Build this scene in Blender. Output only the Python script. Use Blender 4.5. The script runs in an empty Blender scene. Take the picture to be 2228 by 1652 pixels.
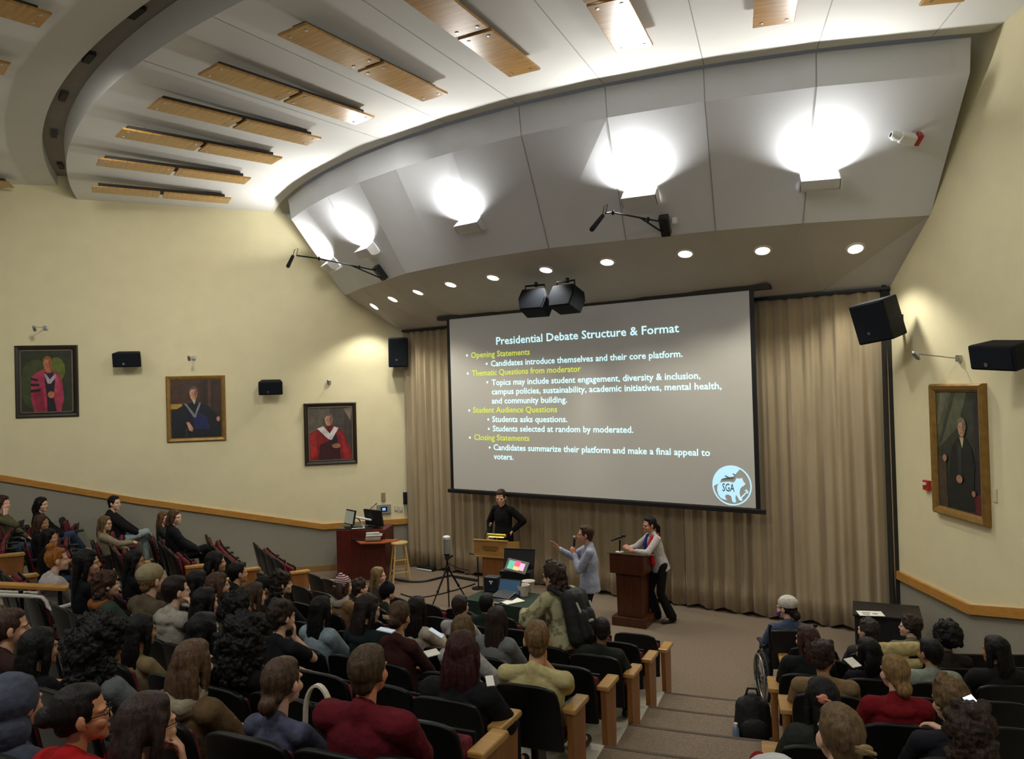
import bpy, math, random
import numpy as np
from mathutils import Vector, Matrix
random.seed(7)
rng = np.random.RandomState(5)
sc = bpy.context.scene
COL = sc.collection
pi = math.pi
rad = math.radians
# ------------------------------------------------------------------ camera
FOC, ROLL, PITCH, CAMZ = 1667.0, .028, .0126, 3.74
FW = np.array([0, math.cos(PITCH), math.sin(PITCH)])
_r0 = np.array([1., 0, 0]); _u0 = np.cross(_r0, FW)
RT = _r0*math.cos(ROLL) - _u0*math.sin(ROLL)
UP = _u0*math.cos(ROLL) + _r0*math.sin(ROLL)
cam_d = bpy.data.cameras.new('camera')
cam_d.sensor_width = 36; cam_d.lens = 36*FOC/2228; cam_d.clip_start = .05
cam = bpy.data.objects.new('camera', cam_d); COL.objects.link(cam)
cam.matrix_world = Matrix(((RT[0], UP[0], -FW[0], 0), (RT[1], UP[1], -FW[1], 0), (RT[2], UP[2], -FW[2], CAMZ), (0, 0, 0, 1)))
sc.camera = cam
# ------------------------------------------------------------------ world and exposure
wd = bpy.data.worlds.new('world'); sc.world = wd; wd.use_nodes = True
wd.node_tree.nodes['Background'].inputs[0].default_value = (1, 1, 1, 1)
wd.node_tree.nodes['Background'].inputs[1].default_value = .06
vs = sc.view_settings
vs.view_transform = 'Standard'; vs.look = 'None'; vs.exposure = 0.9; vs.gamma = 1; vs.use_curve_mapping = False
SCONCE_W, DOWN_W, REAR_FILL_W = 24., 56., 38.

def light(name, kind, loc, energy, color=(1, 1, 1), size=.1, size_y=None, dirv=(0, 0, -1), spread=None, spot=None, blend=.3, parent=None):
    d = bpy.data.lights.new(name, kind); d.energy = energy; d.color = color
    if kind == 'AREA':
        d.size = size
        if spread: d.spread = rad(spread)
        if size_y: d.shape = 'RECTANGLE'; d.size_y = size_y
    else: d.shadow_soft_size = size
    if kind == 'SPOT': d.spot_size = rad(spot); d.spot_blend = blend
    o = bpy.data.objects.new(name, d); COL.objects.link(o)
    o.location = loc; o.rotation_euler = Vector(dirv).to_track_quat('-Z', 'Y').to_euler()
    return o
# ------------------------------------------------------------------ the hall's geometry: everything is laid out round one centre behind the stage
CX, CY = 6.67, 21.14
def pol(R, th, z=0.): return np.array([CX - R*math.sin(rad(th)), CY - R*math.cos(rad(th)), z])
LW_A, LW_T = 17.285, .25            # left wall: y = LW_A + LW_T x
LW_ANG = math.atan(LW_T)
RWX = 5.5                            # right wall: x = RWX
FA = math.atan2(-.57, .82)           # front wall direction
FX = np.array([math.cos(FA), math.sin(FA), 0]); FN = np.array([-FX[1], FX[0], 0])   # along / away from audience
F0 = np.array([0, 14.88, 0])
def th_left(R):
    lo, hi = 20., 120.
    for _ in range(40):
        m = (lo+hi)/2; p = pol(R, m)
        if p[1] < LW_A + LW_T*p[0]: lo = m
        else: hi = m
    return lo
def th_right(R): return math.degrees(math.asin((CX-RWX)/R))
def ray(x, y): return RT*(x-1114)/FOC + UP*(826-y)/FOC + FW
CAMP = np.array([0, 0, CAMZ])
def onpl(x, y, p0, n):
    d = ray(x, y); n = np.array(n, float); p0 = np.array(p0, float)
    return CAMP + d*(((p0-CAMP)@n)/(d@n))
def onz(x, y, z): return onpl(x, y, (0, 0, z), (0, 0, 1))
def onleft(x, y, o=0.): n = np.array([-LW_T, 1, 0])/math.hypot(LW_T, 1); return onpl(x, y, np.array([0, LW_A, 0])-n*o, n)
def onright(x, y, o=0.): return onpl(x, y, (RWX-o, 0, 0), (1, 0, 0))
def onfront(x, y, o=0.): return onpl(x, y, F0-FN*o, FN)
def atd(x, y, D): d = ray(x, y); return CAMP + d*(D/d[1])
def oncyl(x, y, R):
    d = ray(x, y); a = d[0]**2+d[1]**2; b = -2*(CX*d[0]+CY*d[1]); c = CX*CX+CY*CY-R*R
    q = b*b-4*a*c
    t = (-b-math.sqrt(max(q, 0)))/(2*a)
    return CAMP + d*t
def polof(p): dx, dy = CX-p[0], CY-p[1]; return math.hypot(dx, dy), math.degrees(math.atan2(dx, dy))
HK = [0, .17, .34, .505, .67, .86, 1.08, 1.32, 1.54, 1.76, 1.98, 2.2, 2.42]
def RN(k): return 13.17 + .85*(k-1)
RS = lambda k: 12.98 + .85*k         # radius of the seats of row k
SOF_R1, SOF_Z1, SOF_R2, SOF_Z2 = 11.25, 5.85, 12.5, 7.2
def oncone(x, y, off=0.):
    d = ray(x, y)
    for t in np.arange(6, 20, .004):
        q = CAMP+d*t; r, th = polof(q)
        if q[2] >= SOF_Z1+(r-SOF_R1)/(SOF_R2-SOF_R1)*(SOF_Z2-SOF_Z1)-off: return q
# ------------------------------------------------------------------ mesh helpers
class MB:
    def __init__(s): s.v = []; s.f = []; s.m = []; s.cur = 0
    def add(s, V, F):
        b = len(s.v); s.v += [tuple(map(float, p)) for p in V]
        s.f += [tuple(i+b for i in f) for f in F]; s.m += [s.cur]*len(F); return s
    def face(s, pts): return s.add(pts, [tuple(range(len(pts)))])
    def box(s, c, d, M=None):
        c = np.array(c, float); h = np.array(d, float)/2
        V = np.array([(x, y, z) for z in (-1, 1) for y in (-1, 1) for x in (-1, 1)])*h
        if M is not None: V = V@np.array(M).T
        return s.add(V+c, [(0, 2, 3, 1), (4, 5, 7, 6), (0, 1, 5, 4), (2, 6, 7, 3), (0, 4, 6, 2), (1, 3, 7, 5)])
    def prism(s, pts, ex):
        pts = [np.array(p, float) for p in pts]; ex = np.array(ex, float); n = len(pts)
        V = pts+[p+ex for p in pts]
        return s.add(V, [tuple(range(n))[::-1], tuple(range(n, 2*n))]+[(i, (i+1) % n, n+(i+1) % n, n+i) for i in range(n)])
    def shp(s, S): return s.add(*S)
    def tube(s, path, r, n=10):
        path = [np.array(p, float) for p in path]; rr = r if hasattr(r, '__len__') else [r]*len(path)
        rings = []; ref = None
        for i, p in enumerate(path):
            t = path[min(i+1, len(path)-1)]-path[max(i-1, 0)]; t = t/(np.linalg.norm(t)+1e-9)
            if ref is None: ref = np.array([0, 0, 1.]) if abs(t[2]) < .9 else np.array([1., 0, 0])
            u = np.cross(t, ref); u /= np.linalg.norm(u)+1e-9; w = np.cross(u, t); ref = w
            rings.append([p+rr[i]*(u*math.cos(a)+w*math.sin(a)) for a in np.linspace(0, 2*pi, n, endpoint=False)])
        return s.add(*loft(rings))
    def lathe(s, prof, c=(0, 0, 0), n=24, M=None):
        c = np.array(c, float); rings = []
        for r, z in prof:
            ring = np.array([(r*math.cos(a), r*math.sin(a), z) for a in np.linspace(0, 2*pi, n, endpoint=False)])
            if M is not None: ring = ring@np.array(M).T
            rings.append(ring+c)
        return s.add(*loft(rings))
    def build(s, name, mat, parent=None, smooth=False, bevel=0., org=None, seg=2):
        me = bpy.data.meshes.new(name); V = np.array(s.v)
        if org is not None: V = V-np.array(org)
        me.from_pydata(V.tolist(), [], s.f)
        for m in (mat if isinstance(mat, (list, tuple)) else [mat]): me.materials.append(m)
        me.polygons.foreach_set('material_index', s.m)
        if smooth:
            me.polygons.foreach_set('use_smooth', [True]*len(s.f))
            try: me.set_sharp_from_angle(angle=rad(smooth if smooth > 1 else 40))
            except Exception: pass
        me.update()
        o = bpy.data.objects.new(name, me); COL.objects.link(o)
        if org is not None: o.location = org
        if parent is not None: o.parent = parent
        if bevel:
            b = o.modifiers.new('bevel', 'BEVEL'); b.width = bevel; b.segments = seg; b.limit_method = 'ANGLE'; b.angle_limit = rad(40)
        return o
def loft(rings, caps=True):
    n = len(rings[0]); V = np.concatenate([np.array(r, float) for r in rings]); F = []
    for i in range(len(rings)-1):
        for j in range(n):
            a, b = i*n+j, i*n+(j+1) % n
            F.append((a, b, b+n, a+n))
    if caps: F.append(tuple(range(n))[::-1]); F.append(tuple(range((len(rings)-1)*n, len(rings)*n)))
    return V, F
def capsule(p0, p1, r0, r1, n=12):
    p0, p1 = np.array(p0, float), np.array(p1, float); t = p1-p0; L = np.linalg.norm(t); t = t/L if L > 1e-6 else np.array([0, 0, 1.])
    a = np.array([0, 0, 1.]) if abs(t[2]) < .9 else np.array([1., 0, 0])
    u = np.cross(t, a); u /= np.linalg.norm(u); w = np.cross(t, u)
    cs = [(math.cos(x), math.sin(x)) for x in np.linspace(0, 2*pi, n, endpoint=False)]
    rings = []
    for ph in (-80, -50, -20, 0):
        rings.append([p0+t*r0*math.sin(rad(ph))+r0*math.cos(rad(ph))*(u*c+w*s) for c, s in cs])
    for ph in (0, 20, 50, 80):
        rings.append([p1+t*r1*math.sin(rad(ph))+r1*math.cos(rad(ph))*(u*c+w*s) for c, s in cs])
    return loft(rings)
def ell(c, r, M=None, n=16, m=9):
    rings = []
    for ph in np.linspace(-85, 85, m):
        ring = np.array([(math.cos(rad(ph))*math.cos(a)*r[0], math.cos(rad(ph))*math.sin(a)*r[1], math.sin(rad(ph))*r[2]) for a in np.linspace(0, 2*pi, n, endpoint=False)])
        if M is not None: ring = ring@np.array(M).T
        rings.append(ring+np.array(c, float))
    return loft(rings)
def tag(o, label=None, cat=None, group=None, kind=None):
    if label: o['label'] = label
    if cat: o['category'] = cat
    if group: o['group'] = group
    if kind: o['kind'] = kind
    return o
def thing(name, label, cat, loc=(0, 0, 0), rz=0., group=None):
    o = bpy.data.objects.new(name, None); COL.objects.link(o); o.empty_display_size = .1
    o.location = tuple(map(float, loc)); o.rotation_euler = (0, 0, rz)
    return tag(o, label, cat, group)
def struct(o): o['kind'] = 'structure'; return o
def rotm(x=0, y=0, z=0): return np.array(Matrix.Rotation(z, 3, 'Z')@Matrix.Rotation(y, 3, 'Y')@Matrix.Rotation(x, 3, 'X'))
# ------------------------------------------------------------------ materials
_mc = {}
def lin(c): return tuple((x/255/12.92 if x/255 <= .04045 else ((x/255+.055)/1.055)**2.4) for x in c)
def mat(name, rgb, rough=.6, var=.12, scale=8., metal=0., bump=0., bscale=None, stretch=(1, 1, 1), emit=None, spec=.5, sheen=0., rgb2=None, detail=4.):
    key = (name, tuple(rgb), rough, var, scale, metal, bump, emit, stretch, rgb2)
    if key in _mc: return _mc[key]
    m = bpy.data.materials.new(name); m.use_nodes = True; nt = m.node_tree; b = nt.nodes['Principled BSDF']
    c = lin(rgb); b.inputs['Roughness'].default_value = rough; b.inputs['Metallic'].default_value = metal
    b.inputs['Specular IOR Level'].default_value = spec
    if sheen: b.inputs['Sheen Weight'].default_value = sheen
    if emit:
        b.inputs['Base Color'].default_value = (*c, 1)
        b.inputs['Emission Color'].default_value = (*c, 1); b.inputs['Emission Strength'].default_value = emit
    else:
        tc = nt.nodes.new('ShaderNodeTexCoord'); mp = nt.nodes.new('ShaderNodeMapping'); mp.inputs['Scale'].default_value = stretch
        nz = nt.nodes.new('ShaderNodeTexNoise'); nz.inputs['Scale'].default_value = scale; nz.inputs['Detail'].default_value = detail
        cr = nt.nodes.new('ShaderNodeValToRGB')
        c2 = lin(rgb2) if rgb2 else tuple(min(1, x*(1+var)) for x in c); c1 = c if rgb2 else tuple(x*(1-var) for x in c)
        cr.color_ramp.elements[0].position = .3; cr.color_ramp.elements[0].color = (*c1, 1)
        cr.color_ramp.elements[1].position = .7; cr.color_ramp.elements[1].color = (*c2, 1)
        nt.links.new(tc.outputs['Object'], mp.inputs['Vector']); nt.links.new(mp.outputs['Vector'], nz.inputs['Vector'])
        nt.links.new(nz.outputs['Fac'], cr.inputs['Fac']); nt.links.new(cr.outputs['Color'], b.inputs['Base Color'])
        if bump:
            n2 = nt.nodes.new('ShaderNodeTexNoise'); n2.inputs['Scale'].default_value = bscale or scale*4
            bp = nt.nodes.new('ShaderNodeBump'); bp.inputs['Strength'].default_value = bump; bp.inputs['Distance'].default_value = .01
            nt.links.new(mp.outputs['Vector'], n2.inputs['Vector']); nt.links.new(n2.outputs['Fac'], bp.inputs['Height']); nt.links.new(bp.outputs['Normal'], b.inputs['Normal'])
    _mc[key] = m; return m
M_WALL = mat('cream_paint', (234, 224, 182), .75, .03, 3, bump=.05, bscale=90)
M_WAIN = mat('grey_wall_fabric', (150, 146, 130), .95, .08, 60, bump=.15)
M_CEIL = mat('white_ceiling_paint', (222, 222, 218), .8, .02, 2)
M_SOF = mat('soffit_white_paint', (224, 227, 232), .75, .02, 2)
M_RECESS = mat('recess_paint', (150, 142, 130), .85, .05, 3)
M_SEAM = mat('panel_joint', (158, 158, 154), .8, .05, 5)
M_TRIM = mat('oak_trim', (190, 136, 62), .38, .18, 3, stretch=(2, 2, 22), bump=.03)
M_OAK = mat('oak_veneer', (186, 142, 78), .28, .2, 2.2, stretch=(1.2, 14, 4), bump=.02)
M_OAKV = mat('oak_panel', (148, 96, 46), .4, .18, 3, stretch=(9, 9, 1), bump=.03)
M_CARPET = mat('brown_carpet', (128, 112, 94), .98, .22, 45, bump=.3, bscale=200, detail=8)
M_VINYL = mat('pale_floor_vinyl', (205, 198, 180), .5, .05, 6)
M_BLACK = mat('black_plastic', (26, 26, 27), .42, .15, 20, bump=.05, bscale=120)
M_CAB = mat('speaker_black', (26, 28, 31), .85, .12, 30, bump=.1, bscale=200, spec=.2)
M_METAL = mat('black_metal', (28, 28, 30), .35, .1, 10, metal=.5)
M_STEEL = mat('brushed_steel', (185, 186, 188), .3, .06, 10, metal=1.)
M_WHITE = mat('white_plastic', (226, 226, 222), .4, .03, 6)
M_PAPER = mat('white_paper', (242, 240, 226), .8, .02, 4)
M_CURT = mat('beige_curtain', (170, 152, 120), .95, .09, 5, stretch=(1, 1, .25), bump=.12, bscale=80, sheen=.3)
M_MAROON = mat('maroon_seat_fabric', (128, 34, 44), .9, .35, 26, bump=.2, rgb2=(70, 20, 30))
M_SHELL = mat('seat_shell_black', (12, 12, 13), .46, .15, 12, bump=.04, spec=.28)
M_DKWOOD = mat('dark_mahogany', (84, 44, 26), .3, .22, 3, stretch=(8, 8, 1), bump=.02)
M_REDWOOD = mat('red_mahogany', (92, 34, 24), .32, .25, 3, stretch=(8, 8, 1))
# ------------------------------------------------------------------ floor, terraces and aisle steps
AISLE_R = (16.6, 22.3)      # degrees: the aisle right of the middle block
AISLE_L = (49.8, 54.2)
def floor_build():
    b = MB()
    # flat stage floor
    b.cur = 0
    b.face([(-16, 13.0, 0), (-16, -6, 0), (9, -6, 0), (9, 11, 0), (5.6, 11.2, 0), (-2.2, 16.9, 0)][::-1])
    for k in range(1, 13):
        R0, R1, z, zp = RN(k), RN(k+1) if k < 12 else RN(k)+2.5, HK[k], HK[k-1]
        ths = sorted(set([round(t, 2) for t in np.linspace(th_right(R0)-.5, min(th_left(R0)+.5, 88), 60)]+[AISLE_R[0], AISLE_R[1], AISLE_L[0], AISLE_L[1]]))
        for a, c in zip(ths[:-1], ths[1:]):
            mid = (a+c)/2
            aisle = AISLE_R[0] < mid < AISLE_R[1] or AISLE_L[0] < mid < AISLE_L[1]
            b.cur = 0 if aisle else 1
            b.add([pol(R0, a, z), pol(R1, a, z), pol(R1, c, z), pol(R0, c, z)], [(0, 1, 2, 3)])
            b.cur = 0
            b.add([pol(R0, a, zp), pol(R0, a, z), pol(R0, c, z), pol(R0, c, zp)], [(0, 1, 2, 3)])
            if aisle and AISLE_R[0] < mid < AISLE_R[1]:
                b.cur = 2
                b.add([pol(R0+.0, a, z+.003), pol(R0+.04, a, z+.003), pol(R0+.04, c, z+.003), pol(R0+.0, c, z+.003)], [(0, 1, 2, 3)])
    return struct(b.build('floor', [M_CARPET, M_VINYL, mat('step_nosing', (88, 76, 62), .9, .1, 30)]))
floor_build()
# ------------------------------------------------------------------ walls
def lw(X, z, o=0.): return np.array([X, LW_A+LW_T*X, z])-np.array([-LW_T, 1, 0])/math.hypot(LW_T, 1)*o
LT = [(-2.12, 1.0), (-4.08, 1.0), (-5.89, 1.40), (-7.57, 1.77), (-9.93, 2.37), (-14., 3.4)]
b = MB()
for (x0, z0), (x1, z1) in zip(LT[:-1], LT[1:]):
    b.cur = 0; b.face([lw(x0, z0), lw(x1, z1), lw(x1, 8.4), lw(x0, 8.4)][::-1])
    b.cur = 1; b.face([lw(x0, -.1), lw(x1, -.1), lw(x1, z1), lw(x0, z0)][::-1])
struct(b.build('wall_left', [M_WALL, M_WAIN]))
def trim_strip(name, pts, h, o, f):
    b = MB()
    for (x0, z0), (x1, z1) in zip(pts[:-1], pts[1:]):
        V = [f(x0, z0-h, 0), f(x0, z0-h, o), f(x0, z0, o), f(x0, z0, 0), f(x1, z1-h, 0), f(x1, z1-h, o), f(x1, z1, o), f(x1, z1, 0)]
        b.add(V, [(0, 1, 5, 4), (1, 2, 6, 5), (2, 3, 7, 6), (3, 0, 4, 7), (0, 3, 2, 1), (4, 5, 6, 7)])
    return b
struct(trim_strip('trim', LT, .115, .05, lw).build('trim_1', M_TRIM))
struct(trim_strip('base', [(-2.12, .13), (-5.2, .13)], .13, .02, lw).build('baseboard_left', mat('tan_baseboard', (150, 118, 70), .5, .1, 4)))
def rw(Y, z, o=0.): return np.array([RWX-o, Y, z])
RTm = [(11.12, .97), (9.33, .97), (8.37, 1.2), (5.0, 2.02), (-2, 3.6)]
b = MB()
for (y0, z0), (y1, z1) in zip(RTm[:-1], RTm[1:]):
    b.cur = 0; b.face([rw(y0, z0), rw(y1, z1), rw(y1, 8.4), rw(y0, 8.4)])
    b.cur = 1; b.face([rw(y0, -.1), rw(y1, -.1), rw(y1, z1), rw(y0, z0)])
struct(b.build('wall_right', [M_WALL, M_WAIN]))
struct(trim_strip('trim', RTm, .115, .05, rw).build('trim_2', M_TRIM))
# front wall behind the curtain
pL, pR = F0+FX*(-2.5)+FN*.16, F0+FX*6.9+FN*.16
b = MB(); b.face([pL, pR, pR+[0, 0, 8.4], pL+[0, 0, 8.4]])
struct(b.build('wall_front', mat('front_wall_paint', (120, 104, 84), .9, .05, 4)))
b = MB(); c0 = np.array([5.44, 11.2, 0])
b.box((5.45, 11.13, 2.55), (.1, .12, 5.1)); struct(b.build('trim_3', mat('dark_corner_post', (38, 36, 34), .7, .1, 6)))
# ------------------------------------------------------------------ ceiling
def sector(b, R0, z0, R1, z1, t0=None, t1=None, n=48, t0b=None, t1b=None):
    a0 = np.linspace(t0 if t0 is not None else th_right(R0), t1 if t1 is not None else th_left(R0), n)
    a1 = np.linspace(t0b if t0b is not None else (t0 if t0 is not None else th_right(R1)), t1b if t1b is not None else (t1 if t1 is not None else th_left(R1)), n)
    V = [pol(R0, t, z0) for t in a0]+[pol(R1, t, z1) for t in a1]
    b.add(V, [(i, i+1, n+i+1, n+i) for i in range(n-1)])
SEAMS = [8.2, 13.8, 19.6, 25.3, 31., 36.5, 42.]
CE_R0, CE_R1 = 12.64, 16.33
def cez(R): return 7.6+(R-CE_R0)*.04
b = MB(); b.cur = 0
sector(b, CE_R0, 7.6, CE_R1, cez(CE_R1))
sector(b, CE_R1, cez(CE_R1), CE_R1+.03, 8.12)
sector(b, 16.67, 8.0, 24.5, 8.1, n=60)
sector(b, 16.67, 8.22, 16.67, 8.0)
sector(b, CE_R0, 7.6, CE_R0, 7.95)
b.cur = 1
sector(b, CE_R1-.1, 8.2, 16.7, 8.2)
b.cur = 2
for t in SEAMS:
    d = .011
    for R0, R1, zf in ((CE_R0, CE_R1, cez),):
        a = math.degrees(d/R0)/1; c = math.degrees(d/R1)
        b.add([pol(R0, t-a/2, zf(R0)-.002), pol(R0, t+a/2, zf(R0)-.002), pol(R1, t+c/2, zf(R1)-.002), pol(R1, t-c/2, zf(R1)-.002)], [(0, 1, 2, 3)])
struct(b.build('ceiling', [M_CEIL, M_RECESS, M_SEAM], smooth=30))
for i, t in enumerate((41.1, 46.7, 52.3, 58.8, 65.6)):
    b = MB(); p = pol(16.5, t, 8.17); b.box(p, (.09, .32, .05), rotm(z=-rad(t)+pi/2))
    tag(b.build('ceiling_vent', mat('dark_vent', (52, 50, 48), .7, .1, 10), org=p), ['dark slot vent in the ceiling recess farthest from the left wall', 'dark slot vent in the ceiling recess, second one down from the photo top',
        'dark slot vent in the ceiling recess, middle one of five', 'dark slot vent in the ceiling recess, second one up from the left wall', 'dark slot vent in the ceiling recess closest to the left wall'][i], 'vent', 'slot vents in the ceiling recess')
# ------------------------------------------------------------------ soffit over the stage
TT = [6.2, 13.8, 19.65, 25.3, 31., 36.5, 42., 46.6, 51.5, 56., 60.7]
TB = [5.95, 14.0, 19.75, 26.2, 32.2, 38., 43.6, 48.4, 53.6, 59., 65.3]
N = len(TT)
top = [pol(12.52, t, 7.2) for t in TT]; ftop = [pol(12.57, t, 7.585) for t in TT]
bot = [pol(SOF_R1+(.12 if 30 < t < 52 else 0.), t, 5.85) for t in TB]
def front_at(th, z=5.07):      # where the radial line th meets the curtain plane
    d = pol(1, th)-pol(0, th); c = np.array([CX, CY, 0.]); s = ((F0-c)@FN)/(d@FN); p = c+d*s; p[2] = z; return p
u_of = lambda p: (p-F0)@FX
uL, uR = u_of(onfront(877, 720)), u_of(onfront(1936, 630))
fr = [F0+FX*u+np.array([0, 0, 5.07]) for u in np.linspace(uR+.02, uL-.05, N)]
b = MB(); b.cur = 0
for i in range(N-1):
    b.face([top[i], bot[i], bot[i+1]]); b.face([top[i], bot[i+1], top[i+1]])
    b.face([ftop[i], top[i], top[i+1], ftop[i+1]])
b.face([top[0], bot[0], bot[0]+[.1, .3, 1.5], top[0]+[.1, .3, .5]]); b.face([top[-1], bot[-1], bot[-1]+[-.1, .2, 1.9], top[-1]+[-.5, 1.1, .4]])
b.cur = 0
for i in range(N-1):
    b.face([ftop[i], ftop[i+1], pol(12.3, TT[i+1], 7.58), pol(12.3, TT[i], 7.58)])
    b.face([pol(12.3, TT[i+1], 7.55), pol(12.3, TT[i], 7.55), pol(12.3, TT[i], 8.0), pol(12.3, TT[i+1], 8.0)])
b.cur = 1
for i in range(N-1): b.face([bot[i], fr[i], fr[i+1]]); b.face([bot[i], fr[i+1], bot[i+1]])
b.cur = 3
for i in range(1, 5):
    for p, q in ((top[i], bot[i]), (ftop[i], top[i])):
        s = np.array(pol(1, TT[i]+90))-np.array(pol(0, 0)); s = s/np.linalg.norm(s)*.006
        nrm = np.array([-.2, -.4, -.3])*.012
        b.face([p-s+nrm, q-s+nrm, q+s+nrm, p+s+nrm])
SOFFIT_V, SOFFIT_F = list(b.v), list(b.f)
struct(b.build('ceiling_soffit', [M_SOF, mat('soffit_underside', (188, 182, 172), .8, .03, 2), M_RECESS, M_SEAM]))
# ------------------------------------------------------------------ curtains
def curtain(name, u0, u1, label, seed, z0=.05, z1=5.06, nf=9, amp=.06):
    r = np.random.RandomState(seed); b = MB(); n = int((u1-u0)/.022); nz = 14
    ph = r.uniform(0, 6, 4); L = (u1-u0)/nf
    us = np.linspace(u0, u1, n); V = []
    for j in range(nz+1):
        t = j/nz; z = z0+(z1-z0)*t
        for i, u in enumerate(us):
            x = 2*pi*(u-u0)/L
            w = math.sin(x+.9*math.sin(x*.37+ph[0])+.25*math.sin(3*t+ph[1]))
            w = w*.75+.35*math.sin(2.0*x+ph[2]+.8*t)+.2*math.sin(x*.5+ph[3])
            a = amp*(1-.55*t**3)
            zz = z+(.03*math.sin(x*.5+ph[1])+.012*w if j == 0 else 0)
            V.append(F0+FX*u-FN*(a*w)+np.array([0, 0, zz]))
    F = [(j*n+i, j*n+i+1, (j+1)*n+i+1, (j+1)*n+i) for j in range(nz) for i in range(n-1)]
    b.add(V, F); o = b.build(name, M_CURT, smooth=80, org=F0+FX*(u0+u1)/2)
    m = o.modifiers.new('thick', 'SOLIDIFY'); m.thickness = .012
    return tag(o, label, 'curtain', 'pleated stage curtains')
uS = u_of(onfront(1490, 1200))
curtain('stage_curtain', uL, u_of(onfront(1005, 1000)), 'narrow beige pleated curtain left of the projection screen', 3, nf=8, amp=.065)
curtain('stage_curtain', u_of(onfront(1005, 1000))-.03, uS, 'wide beige pleated curtain hanging behind the two lecterns', 4, nf=17, amp=.055)
curtain('stage_curtain', uS+.02, uR-.06, 'beige pleated curtain right of the dark lectern behind the black cart', 5, nf=14, amp=.058)
b = MB(); p = F0+FX*(uL+uR)/2
b.box(p-FN*.0+[0, 0, 5.05], (uR-uL, .1, .04), rotm(z=FA)); tag(b.build('curtain_track', M_METAL, org=p), 'dark curtain track along the top of the beige stage curtains', 'track')
# ------------------------------------------------------------------ projection screen with its slide
SO = onfront(988, 1063, .4)
def scr(x, y): p = onfront(x, y, .4); return np.array([(p-SO)@FX, p[2]-SO[2]])
SW, SH = scr(1645, 1105)[0], scr(1633, 625)[1]
screen = thing('projection_screen', 'large white projection screen with a debate slide hanging before the beige curtain', 'screen', SO, FA)
b = MB(); b.box((SW/2, 0, SH/2), (SW, .012, SH)); M_SCR = mat('screen_fabric', (196, 191, 178), .85, .01, 2)
_b = M_SCR.node_tree.nodes['Principled BSDF']; _b.inputs['Emission Color'].default_value = (.9, .95, 1, 1); _b.inputs['Emission Strength'].default_value = .03  # faint glow put into the fabric in place of the projector's light
b.build('screen_fabric', M_SCR, screen)
b = MB()
for x in (-.035, SW+.035): b.box((x, .0, SH/2), (.07, .014, SH+.02))
b.build('screen_border', M_BLACK, screen)
b = MB(); b.box((SW/2, 0, -.05), (SW+.3, .05, .075)); b.build('bottom_bar', M_BLACK, screen, bevel=.01)
b = MB(); b.box((SW/2, .06, SH-.015), (SW+.62, .16, .07)); b.build('screen_slot', mat('screen_slot_dark', (60, 57, 52), .7, .1, 6), screen)
M_TXT = mat('projected_white_text', (196, 236, 244), emit=.56)
M_TXG = mat('projected_green_text', (176, 188, 66), emit=.64)
M_LOGO = mat('projected_logo_blue', (172, 214, 232), emit=.5)
M_LOGOD = mat('projected_logo_dark', (118, 116, 104), .85, .01, 2)
def text_mesh(s, bold=.012):
    cu = bpy.data.curves.new('t', 'FONT'); cu.body = s; cu.size = 1; cu.offset = bold; cu.resolution_u = 2
    o = bpy.data.objects.new('t', cu); COL.objects.link(o)
    bpy.context.view_layer.update()
    me = bpy.data.meshes.new_from_object(o.evaluated_get(bpy.context.evaluated_depsgraph_get()))
    bpy.data.objects.remove(o); bpy.data.curves.remove(cu)
    return me
def slide_text(name, s, pl, pr, size, m, parent, dep=-.009, bullet=None, bold=.012):
    me = text_mesh(s, bold); n = len(me.vertices); V = np.empty(n*3); me.vertices.foreach_get('co', V); V = V.reshape(-1, 3)
    a, c = scr(*pl), scr(*pr); x0 = V[:, 0].min(); w = V[:, 0].max()-x0
    v0 = (a[1]+c[1])/2
    W = np.stack([a[0]+(V[:, 0]-x0)/w*(c[0]-a[0]), np.full(n, dep), v0+V[:, 1]*size], 1)
    F = [tuple(p.vertices) for p in me.polygons]; bpy.data.meshes.remove(me)
    b = MB(); b.add(W, F)
    if bullet is not None:
        q = scr(*bullet); r = .022
        b.face([(q[0]+r*math.cos(t), dep, q[1]+r*math.sin(t)) for t in np.linspace(0, 2*pi, 12, endpoint=False)])
        b.m[-1] = 0
    return b.build(name, m, parent)
BS = .158
slide_text('slide_title', 'Presidential Debate Structure & Format', (1080.2, 748.8), (1478, 724.5), .205, M_TXT, screen)
for s, l, r in (('Opening Statements', (1025.4, 779.3), (1153.3, 771.7)), ('Thematic Questions from moderator', (1027.4, 817.5), (1264.5, 809.9)),
                ('Student Audience Questions', (1030, 898.2), (1212.7, 897.6)), ('Closing Statements', (1032.4, 958.3), (1152.3, 959.3))):
    slide_text('slide_heading', s, l, r, BS, M_TXG, screen)
for s, l, r in (('Candidates introduce themselves and their core platform.', (1068.9, 795.3), (1485.7, 779.3)),
                ('Topics may include student engagement, diversity & inclusion,', (1070.6, 836.5), (1524.6, 826.8)),
                ('campus policies, sustainability, academic initiatives, mental health,', (1070.6, 856.4), (1570.4, 849.1)),
                ('and community building.', (1070.9, 877), (1234.3, 877.6)), ('Students asks questions.', (1071.6, 918.2), (1235, 919.1)),
                ('Students selected at random by moderated.', (1072.9, 938.7), (1378.4, 942)),
                ('Candidates summarize their platform and make a final appeal to', (1074.6, 978.6), (1545.5, 993.5)), ('voters.', (1074.9, 999.5), (1118, 1000.8))):
    slide_text('slide_line', s, l, r, BS, M_TXT, screen)
b = MB()
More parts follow.
